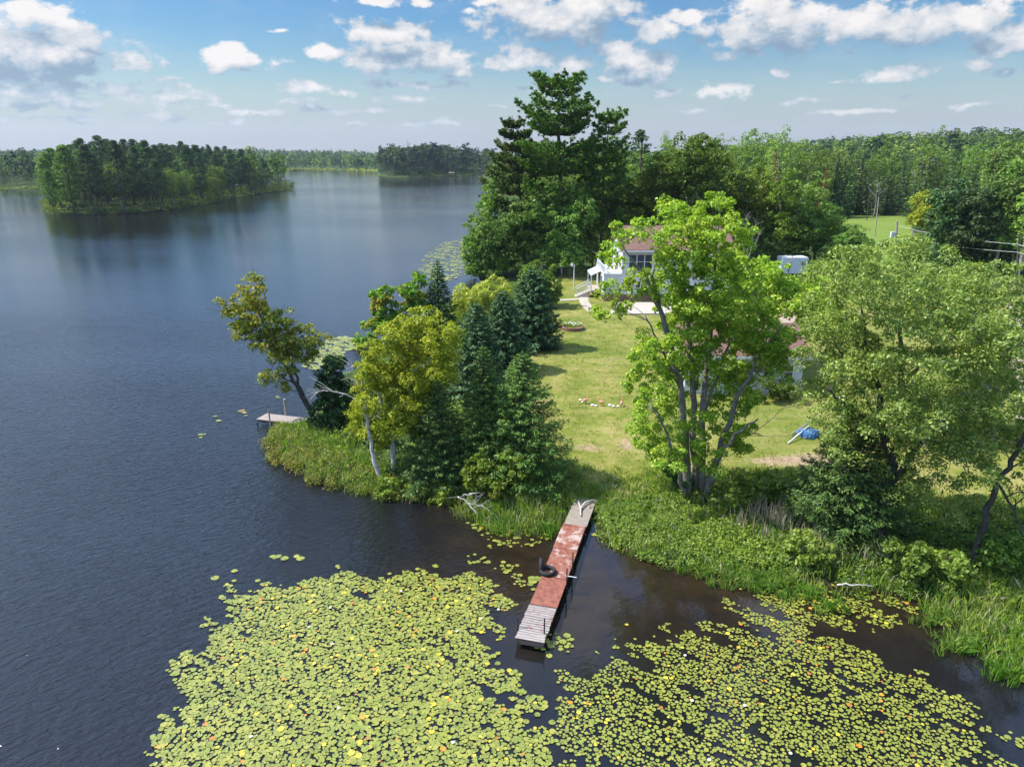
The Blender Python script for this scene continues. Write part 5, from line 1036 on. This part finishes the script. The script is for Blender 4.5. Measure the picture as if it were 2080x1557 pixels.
x0, x1, xe = hX(1262), hX(1480), hX(1226); zf, z1, z2 = hZ(600)+.15, hZ(558), hZ(507); dpth = 8.5; Yb = Yh+dpth
H = thing('house', 'white two-storey house with a red-brown roof and side balcony behind the maple', 'house', (x0, Yh, zh))
part(wbox(x0, x1, Yh, Yb, zf, z2), 'wall', 'siding', H)
part(wbox(xe, x1, Yh+.04, Yb-.04, zh-.4, zf), 'foundation', 'brick', H)
rf, ge = gable(x0, x1, Yh, Yb, z2, z2+2.2, .4); part(rf, 'roof', 'roof', H); part(ge, 'gable', 'siding', H)
part(wbox(x0-.4, x1+.4, Yh-.46, Yh-.41, z2-.26, z2-.06), 'fascia', 'trim', H)
part(wbox(xe, x0-.003, Yh+.003, Yb-1.2, zf, z1), 'side_wing', 'siding', H)
part(wbox(xe-.1, x0-.004, Yh-.1, Yb-1.1, z1+.002, z1+.14), 'balcony_floor', 'trim', H)
rl = MB()
for ya in (Yh-.05, ): 
    for x in np.arange(xe, x0-.1, .16): rl.box((x, ya, z1+.6), (.035, .035, .84))
    rl.box(((xe+x0)/2, ya, z1+1.05), (x0-xe, .07, .06)); rl.box(((xe+x0)/2, ya, z1+.22), (x0-xe, .05, .05))
for y in np.arange(Yh+.1, Yb-1.2, .16): rl.box((xe-.04, y, z1+.6), (.035, .035, .84))
rl.box((xe-.04, (Yh+Yb-1.2)/2, z1+1.05), (.07, dpth-1.2, .06)); rl.box((xe-.04, (Yh+Yb-1.2)/2, z1+.22), (.05, dpth-1.2, .05)); part(rl, 'balcony_railing', 'trim', H)
window(H, hX(1275), hX(1321), hZ(546), hZ(517), Yh, 3); window(H, hX(1293), hX(1308), hZ(584), hZ(571), Yh, 2, False); window(H, hX(1345), hX(1370), hZ(540), hZ(520), Yh, 2); window(H, hX(1400), hX(1425), hZ(540), hZ(520), Yh, 2)
window(H, hX(1360), hX(1385), hZ(588), hZ(570), Yh, 2)
window(H, Yh+1.2, Yh+2.6, z1+.9, z1+2.1, x0, 1, True, left=True); window(H, Yh+1.6, Yh+2.6, zf+.9, zf+1.9, xe, 1, False, left=True)
part(wbox(x0-.06, x0+.02, Yh+3.6, Yh+4.6, z1+.16, z1+2.2), 'balcony_door', 'glass', H); part(wbox(xe-.06, xe+.02, Yh+4.0, Yh+5.0, zf+.05, zf+2.05), 'door', 'glass', H)
part(wbox(x0-.05, x0+.1, Yh-.05, Yh+.1, zf, z2-.02), 'corner_trim', 'trim', H); part(wbox(xe-.04, xe+.08, Yh-.045, Yh+.09, zf-.3, z1), 'corner_trim', 'trim', H)
# porch: small lean-to roof, posts, steps and railing on the lake side
pr = MB(); px0 = xe-1.3; pr.add([[px0, Yh+2.5, z1-.55], [px0, Yh+6.5, z1-.55], [xe-.11, Yh+2.5, z1-.02], [xe-.11, Yh+6.5, z1-.02], [px0, Yh+2.5, z1-.45], [px0, Yh+6.5, z1-.45], [xe-.11, Yh+2.5, z1+.1], [xe-.11, Yh+6.5, z1+.1]], np.array([[0,1,3,2],[4,6,7,5],[0,4,5,1],[0,2,6,4],[1,5,7,3]]))
part(pr, 'porch_roof', 'trim', H)
for y in (Yh+2.6, Yh+6.4): part(wbox(px0+.02, px0+.14, y-.06, y+.06, zf, z1-.53), 'porch_post', 'trim', H)
part(wbox(px0, xe-.002, Yh+2.5, Yh+6.5, zf-.2, zf), 'porch_floor', 'concrete', H)
st = MB(); k = 6
for i in range(k): h_ = zf-(i+1)*(zf-zh)/(k+1); st.box((px0-.15-.3*i, Yh+3.6, (zh-.2+h_)/2), (.3, 1.6, h_-zh+.2))
part(st, 'steps', 'concrete', H)
rl = MB(); xs_ = px0-.15-.3*(k-1)
for y in (Yh+2.85, Yh+4.35):
    for i in range(12): t = i/11; x = px0+(xs_-px0)*t; zz = zf+(zh-zf)*t*.9; rl.box((x, y, zz+.5), (.04, .04, .95))
    rl.tube([(px0, y, zf+1.0), (xs_, y, zh+.1*(zf-zh)+1.0)], .04, 5)
part(rl, 'stair_railing', 'trim', H)
print('house', x0, x1, xe, Yh, zh, zf, z1, z2)
def slab(name, pxs, m_, label=None, lift=.05, th=.12):
    A = np.array([GP(*q) for q in pxs]); zt = A[:, 2].max()+lift; n = len(A); mb = MB(); V = np.concatenate([np.c_[A[:, :2], np.full(n, zt)], np.c_[A[:, :2], np.full(n, zt-th-.3)]])
    mb.add(V, [np.array([np.arange(n)]), np.array([[i, (i+1) % n+0, (i+1) % n+n, i+n] for i in range(n)])]); o = mb.build(name, m_); tag(o, kind='structure'); return o
slab('patio', [(1238,638),(1420,638),(1420,616),(1248,616)], 'concrete')
def path_strip(pts, w, m_, name):
    A = np.array([GP(*q) for q in pts]); t = np.linspace(0, 1, len(A)); T_ = np.linspace(0, 1, 40); Q = np.stack([np.interp(T_, t, A[:, i]) for i in range(2)], 1)
    d = unit(np.gradient(Q, axis=0)); nrm = np.stack([-d[:, 1], d[:, 0]], 1)*w/2; L_, R_ = Q+nrm, Q-nrm; zl = ground(Q[:, 0], Q[:, 1])+.05
    V = np.concatenate([np.c_[L_, zl], np.c_[R_, zl], np.c_[L_, zl-.3], np.c_[R_, zl-.3]]); k = 40; i = np.arange(k-1)
    mb = MB(); mb.add(V, np.concatenate([np.stack([i, i+k, i+k+1, i+1], 1), np.stack([i, i+1, i+1+2*k, i+2*k], 1), np.stack([i+k, i+3*k, i+3*k+1, i+k+1], 1)])); tag(mb.build(name, m_), kind='structure')
path_strip([(1186,603),(1186,612),(1192,622),(1206,634)], 1.1, 'concrete', 'path'); path_strip([(1120,612),(1150,609),(1188,607)], .8, 'concrete', 'path')
# low building by the maple
Yg = GP(1500,800)[1]; zg = gz(PY(1500,800,Yg)[0], Yg)-.1; gX = lambda px: PY(px, 760, Yg)[0]; gZ = lambda py: PY(1500, py, Yg)[2]
g0, g1 = gX(1392), gX(1630); ze = gZ(720); B = thing('garage', 'low white-sided building with a brown-red roof half hidden by the maple', 'garage', (g0, Yg, zg))
part(wbox(g0, g1, Yg, Yg+6.2, zg-.3, ze), 'wall', 'siding', B); rf, ge = gable(g0, g1, Yg, Yg+6.2, ze, ze+1.45, .4); part(rf, 'roof', 'roof', B); part(ge, 'gable', 'siding', B)
part(wbox(g0-.42, g1+.42, Yg-.46, Yg-.405, ze-.24, ze-.04), 'gutter', 'trim', B)
window(B, gX(1592), gX(1609), gZ(768), gZ(742), Yg, 1); window(B, gX(1424), gX(1444), gZ(752), gZ(732), Yg, 2); window(B, gX(1500), gX(1524), gZ(758), gZ(734), Yg, 2); window(B, Yg+2, Yg+3.4, ze-1.5, ze-.5, g0, 1, left=True)
slab('yard_slab', [(1580,655),(1612,662),(1618,630),(1598,622)], simple('tan_slab', (.30,.225,.17), .9, scale=4))
# trailer and shed
Yt = GP(1600,562)[1]; zt_ = gz(PY(1600,562,Yt)[0], Yt); tX = lambda px: PY(px, 545, Yt)[0]; t0, t1 = tX(1588), tX(1640); ztop = PY(1600, 524, Yt)[2]
tr_ = thing('trailer', 'small boxy white trailer parked beyond the low building', 'trailer', ((t0+t1)/2, Yt, zt_)); bo = wbox(t0, t1, Yt, Yt+2.2, zt_+.45, ztop); part(bo, 'body', 'white', tr_)
part(wbox(t0+.02, t1-.02, Yt+.02, Yt+2.18, ztop+.002, ztop+.07), 'roof', 'grey', tr_)
for x in (t1-1.9, t1-1.15): 
    w_ = MB(); w_.tube([(x, Yt+.05, zt_+.3), (x, Yt+.28, zt_+.3)], .3, 14); part(w_, 'wheel', 'rubber', tr_)
part(wbox(t1-.9, t1-.3, Yt-.02, Yt+.01, ztop-1.0, ztop-.55), 'window', 'glass', tr_); part(wbox(t0+.35, t0+1.0, Yt-.02, Yt+.01, zt_+.55, ztop-.2), 'door', 'trim', tr_)
hb = MB(); hb.tube([(t0, Yt+1.1, zt_+.5), (t0-1.2, Yt+1.1, zt_+.45)], .06, 6); hb.tube([(t0-1.1, Yt+1.1, zt_+.5), (t0-1.1, Yt+1.1, zt_-.02)], .04, 6); part(hb, 'hitch', 'dark', tr_)
Ys = GP(1555,540)[1]; zs_ = gz(PY(1555,540,Ys)[0], Ys); sX = lambda px: PY(px, 520, Ys)[0]; s0, s1 = sX(1534), sX(1577); zse = PY(1555, 516, Ys)[2]
S_ = thing('shed', 'little shed with a pale metal roof under the dark oak', 'shed', (s0, Ys, zs_)); part(wbox(s0, s1, Ys, Ys+3, zs_-.2, zse), 'wall', 'post', S_); rf, ge = gable(s0, s1, Ys, Ys+3, zse, zse+.8, .3, .08); part(rf, 'roof', 'grey', S_); part(ge, 'gable', 'post', S_)
part(wbox(s0+1, s0+1.9, Ys-.03, Ys+.01, zs_, zs_+1.7), 'door', 'dark', S_)
# red boathouse on the far wooded point
q = P(917,357,.3); bh = thing('boathouse', 'tiny red boathouse with a pale roof at the water on the far wooded point', 'boathouse', q); Wb = 4.5; part(wbox(q[0]-Wb/2, q[0]+Wb/2, q[1], q[1]+5, 0, 2.4), 'wall', simple('red_paint', (.4,.06,.05), .7), bh)
rf, ge = gable(q[0]-Wb/2, q[0]+Wb/2, q[1], q[1]+5, 2.4, 3.0, .15); part(rf, 'roof', 'post', bh); part(ge, 'gable', 'post', bh); part(wbox(q[0]-1.2, q[0]+1.2, q[1]-.05, q[1]+.02, .2, 1.8), 'door', 'dark', bh)
# lamp post on the lawn
b = GP(1165,590); top = PY(1165,537,b[1]); Lp = thing('lamp_post', 'thin white lamp post standing on the lawn left of the house', 'lamp post', b)
mb = MB(); mb.tube([b-[0,0,.2], [b[0], b[1], top[2]]], .065, 8); mb.tube([[b[0], b[1], top[2]-.1], [b[0]-.3, b[1], top[2]]], .05, 6); part(mb, 'post', 'trim', Lp)
mb = MB(); mb.tube([[b[0]-.3, b[1], top[2]-.22], [b[0]-.3, b[1], top[2]+.12]], [.13, .16], 10); part(mb, 'lamp_head', 'trim', Lp)
# flower bed
b = GP(1163,668); fb = thing('flower_bed', 'round brick-edged flower bed in the lawn beside the blue-green spruces', 'flower bed', b); th = np.linspace(0, 2*pi, 25)[:-1]
for h_, rr_ in ((.1, 1.05), (.3, 1.0)):
    pass
mb = MB()
for lay in range(2):
    for t in th+lay*.13: mb.box((b[0]+1.05*cos(t), b[1]+1.05*sin(t), b[2]+.08+.17*lay), (.22, .24, .15), 0, t)
part(mb, 'brick_ring', 'brick', fb); mb = MB(); C = np.array([[b[0]+rr_*cos(t), b[1]+rr_*sin(t), b[2]+.42] for rr_, t in [(R.rand()**.5*.85, R.rand()*6.28) for _ in range(26)]]); clump_leaves(mb, C, np.full(26, .22), 30, .13); part(mb, 'plants', 'marsh', fb)
mb = MB(); 
for c in C[:20]: clump_leaves(mb, (c+[0,0,.16])[None], np.array([.12]), 8, .1)
part(mb, 'blossoms', 'whitepetal', fb)
# stones and pink ornaments in a row on the lawn
for i, (px, py, s_, lb) in enumerate([(1179,813,.1,'leftmost'),(1183,817,.08,''),(1204,824,.12,''),(1211,825,.1,''),(1239,824,.12,''),(1246,826,.1,''),(1256,826,.1,'')]):
    p = GP(px, py); mb = MB(); d = rdir(60); th_ = np.linspace(0, pi, 6); V = [[sin(a)*cos(b2), sin(a)*sin(b2), cos(a)] for a in th_ for b2 in np.linspace(0, 2*pi, 9)[:-1]]; V = np.array(V)*(1+.12*np.sin(np.array(V)[:, [1]]*5+i))*np.array([1.25, .9, .7])*s_
    mb.add(V, np.array([[a*8+c, a*8+(c+1) % 8, (a+1)*8+(c+1) % 8, (a+1)*8+c] for a in range(5) for c in range(8)])); o = mb.build('stone', 'stone', smooth=True); o.location = (p[0], p[1], p[2]+s_*.45)
    tag(o, ['small white stone, leftmost of the row on the lawn','white stone just left of the first pink ornament','white stone between the two pink ornaments','white stone beside the second pink ornament','white stone right of the second pink ornament','pale stone near the third pink ornament','white stone at the foot of the third pink ornament'][i], 'stone', 'white stones in the lawn row')
def flamingo(p, s, label, rz):
    F_ = thing('lawn_flamingo', label, 'lawn ornament', p, 'pink ornaments in the lawn row'); F_.rotation_euler = (0, 0, rz); F_.scale = (s, s, s)
    mb = MB(); q, rq = stempath([(-.32,0,.34),(-.2,0,.4),(0,0,.42),(.16,0,.44),(.24,0,.55),(.22,0,.72),(.28,0,.82),(.36,0,.78),(.4,0,.7)], [.02,.09,.14,.1,.045,.035,.05,.04,.015], .0, 3); mb.tube(q, rq, 10); mb.build('body', 'pink', F_, True)
    for y in (-.04, .04): mb = MB(); mb.tube([(0, y, -.1), (0, y, .36)], .012, 5); mb.build('leg', 'dark', F_)
for px, py, s_, lb, rz in [(1189,820,.72,'pink plastic flamingo at the left end of the stone row',.3), (1221,824,.72,'pink plastic flamingo in the middle of the stone row',2.8), (1262,825,.68,'pale pink flamingo at the right end of the stone row, by the maple leaves',1.2)]: flamingo(GP(px, py), s_, lb, rz)
# blue tarp bundle with poles
b = GP(1643,885); tp = thing('tarp_bundle', 'crumpled blue tarp over a heap with pale poles sticking out beside the willow', 'tarp', b)
u_, w_ = np.meshgrid(np.linspace(0, 2*pi, 29)[:-1], np.linspace(0, 1, 9)); rr_ = (1-w_**2.2)*(1+.16*np.sin(u_*3+1)+.1*np.sin(u_*7+w_*9)); V = np.stack([b[0]+.7*rr_*np.cos(u_), b[1]+.55*rr_*np.sin(u_), b[2]+.5*w_**.7+.06*np.sin(u_*5+w_*14)], -1).reshape(-1, 3)
mb = MB(); mb.add(V, np.array([[a*28+c, a*28+(c+1) % 28, (a+1)*28+(c+1) % 28, (a+1)*28+c] for a in range(8) for c in range(28)])); part(mb, 'tarp_sheet', 'tarp', tp)
for e0, e1, r_, m_ in [((1600,902),(1640,880),.045,'trim'), ((1606,884),(1645,868),.035,'post'), ((1604,893),(1640,876),.02,'dark')]:
    a = GP(*e0); c = GP(*e1)+[0,0,.5]; mb = MB(); mb.tube([a+[0,0,.06], c], r_, 6); part(mb, 'pole', m_, tp)
# poles and lines
def pole(px, pyb, pyt, r_, label, lean=0, box=False, mt='post', name='utility_pole'):
    b = GP(px, pyb); t = PY(px+lean, pyt, b[1]); o = thing(name, label, 'pole', b); mb = MB(); mb.tube([b-[0,0,.3], (b+t)/2, t], [r_, r_*.9, r_*.75], 8); part(mb, 'pole', mt, o)
    if box: c = PY(px-6, pyt+27, b[1]-.3); part(wbox(c[0]-.35, c[0]+.35, c[1]-.3, c[1]+.1, c[2]-.5, c[2]+.45), 'meter_box', 'grey', o); part(wbox(c[0]-.3, b[0], c[1], b[1], c[2]-.05, c[2]+.05), 'bracket', 'dark', o)
    return b, t
b1, t1_ = pole(1819, 522, 449, .2, 'short grey utility pole with a pale meter box below the mown field', 3, True)
b2, t2_ = pole(2063, 592, 478, .17, 'dark utility pole near the right edge carrying two lines', 8, False, 'barkdark')
b3, t3_ = pole(1777, 480, 400, .12, 'tall thin leaning grey pole at the left side of the mown field', 8, False, 'post', 'old_pole'); pole(1761, 448, 398, .12, 'thin dark pole at the top edge of the mown field', 4, False, 'barkdark', 'old_pole'); pole(1853, 500, 466, .15, 'stubby pale post right of the meter pole', 1, False, 'post', 'old_post')
def cable(a, c, sag, label, r_=.028):
    t = np.linspace(0, 1, 24)[:, None]; mb = MB(); mb.tube(a*(1-t)+c*t-np.array([0,0,1.])*sag*4*t*(1-t), r_, 4); tag(mb.build('power_line', 'wire'), label, 'power line', 'power lines to the meter pole')
pa = PY(1826, 459, b1[1]); pb = PY(2066, 496, b2[1]); cable(pa, pb, .4, 'upper power line strung from the meter pole to the dark pole'); cable(PY(1822, 478, b1[1]), PY(2066, 512, b2[1]), .4, 'lower power line strung from the meter pole to the dark pole')
cable(pb, PY(2200, 515, b2[1]-10), .3, 'upper power line running right from the dark pole out of view'); cable(PY(2066, 512, b2[1]), PY(2200, 532, b2[1]-10), .3, 'lower power line running right from the dark pole out of view')

# ------------------------------------------------------------------ air
def haze():
    m = bpy.data.materials.new('air'); m.use_nodes = True; m.node_tree.nodes.clear(); n = NT(m.node_tree); out = n.new('ShaderNodeOutputMaterial'); v_ = n.new('ShaderNodeVolumePrincipled')
    v_.inputs['Color'].default_value = (.62, .74, .92, 1); v_.inputs['Density'].default_value = .00009; v_.inputs['Anisotropy'].default_value = .3; n.l.new(v_.outputs[0], out.inputs['Volume'])
    mb = MB(); mb.box((0, 0, 70), (7600, 7600, 150)); o = mb.build('haze', m); tag(o, kind='stuff'); o['label'] = 'thin blue air softening the far shores'
haze()
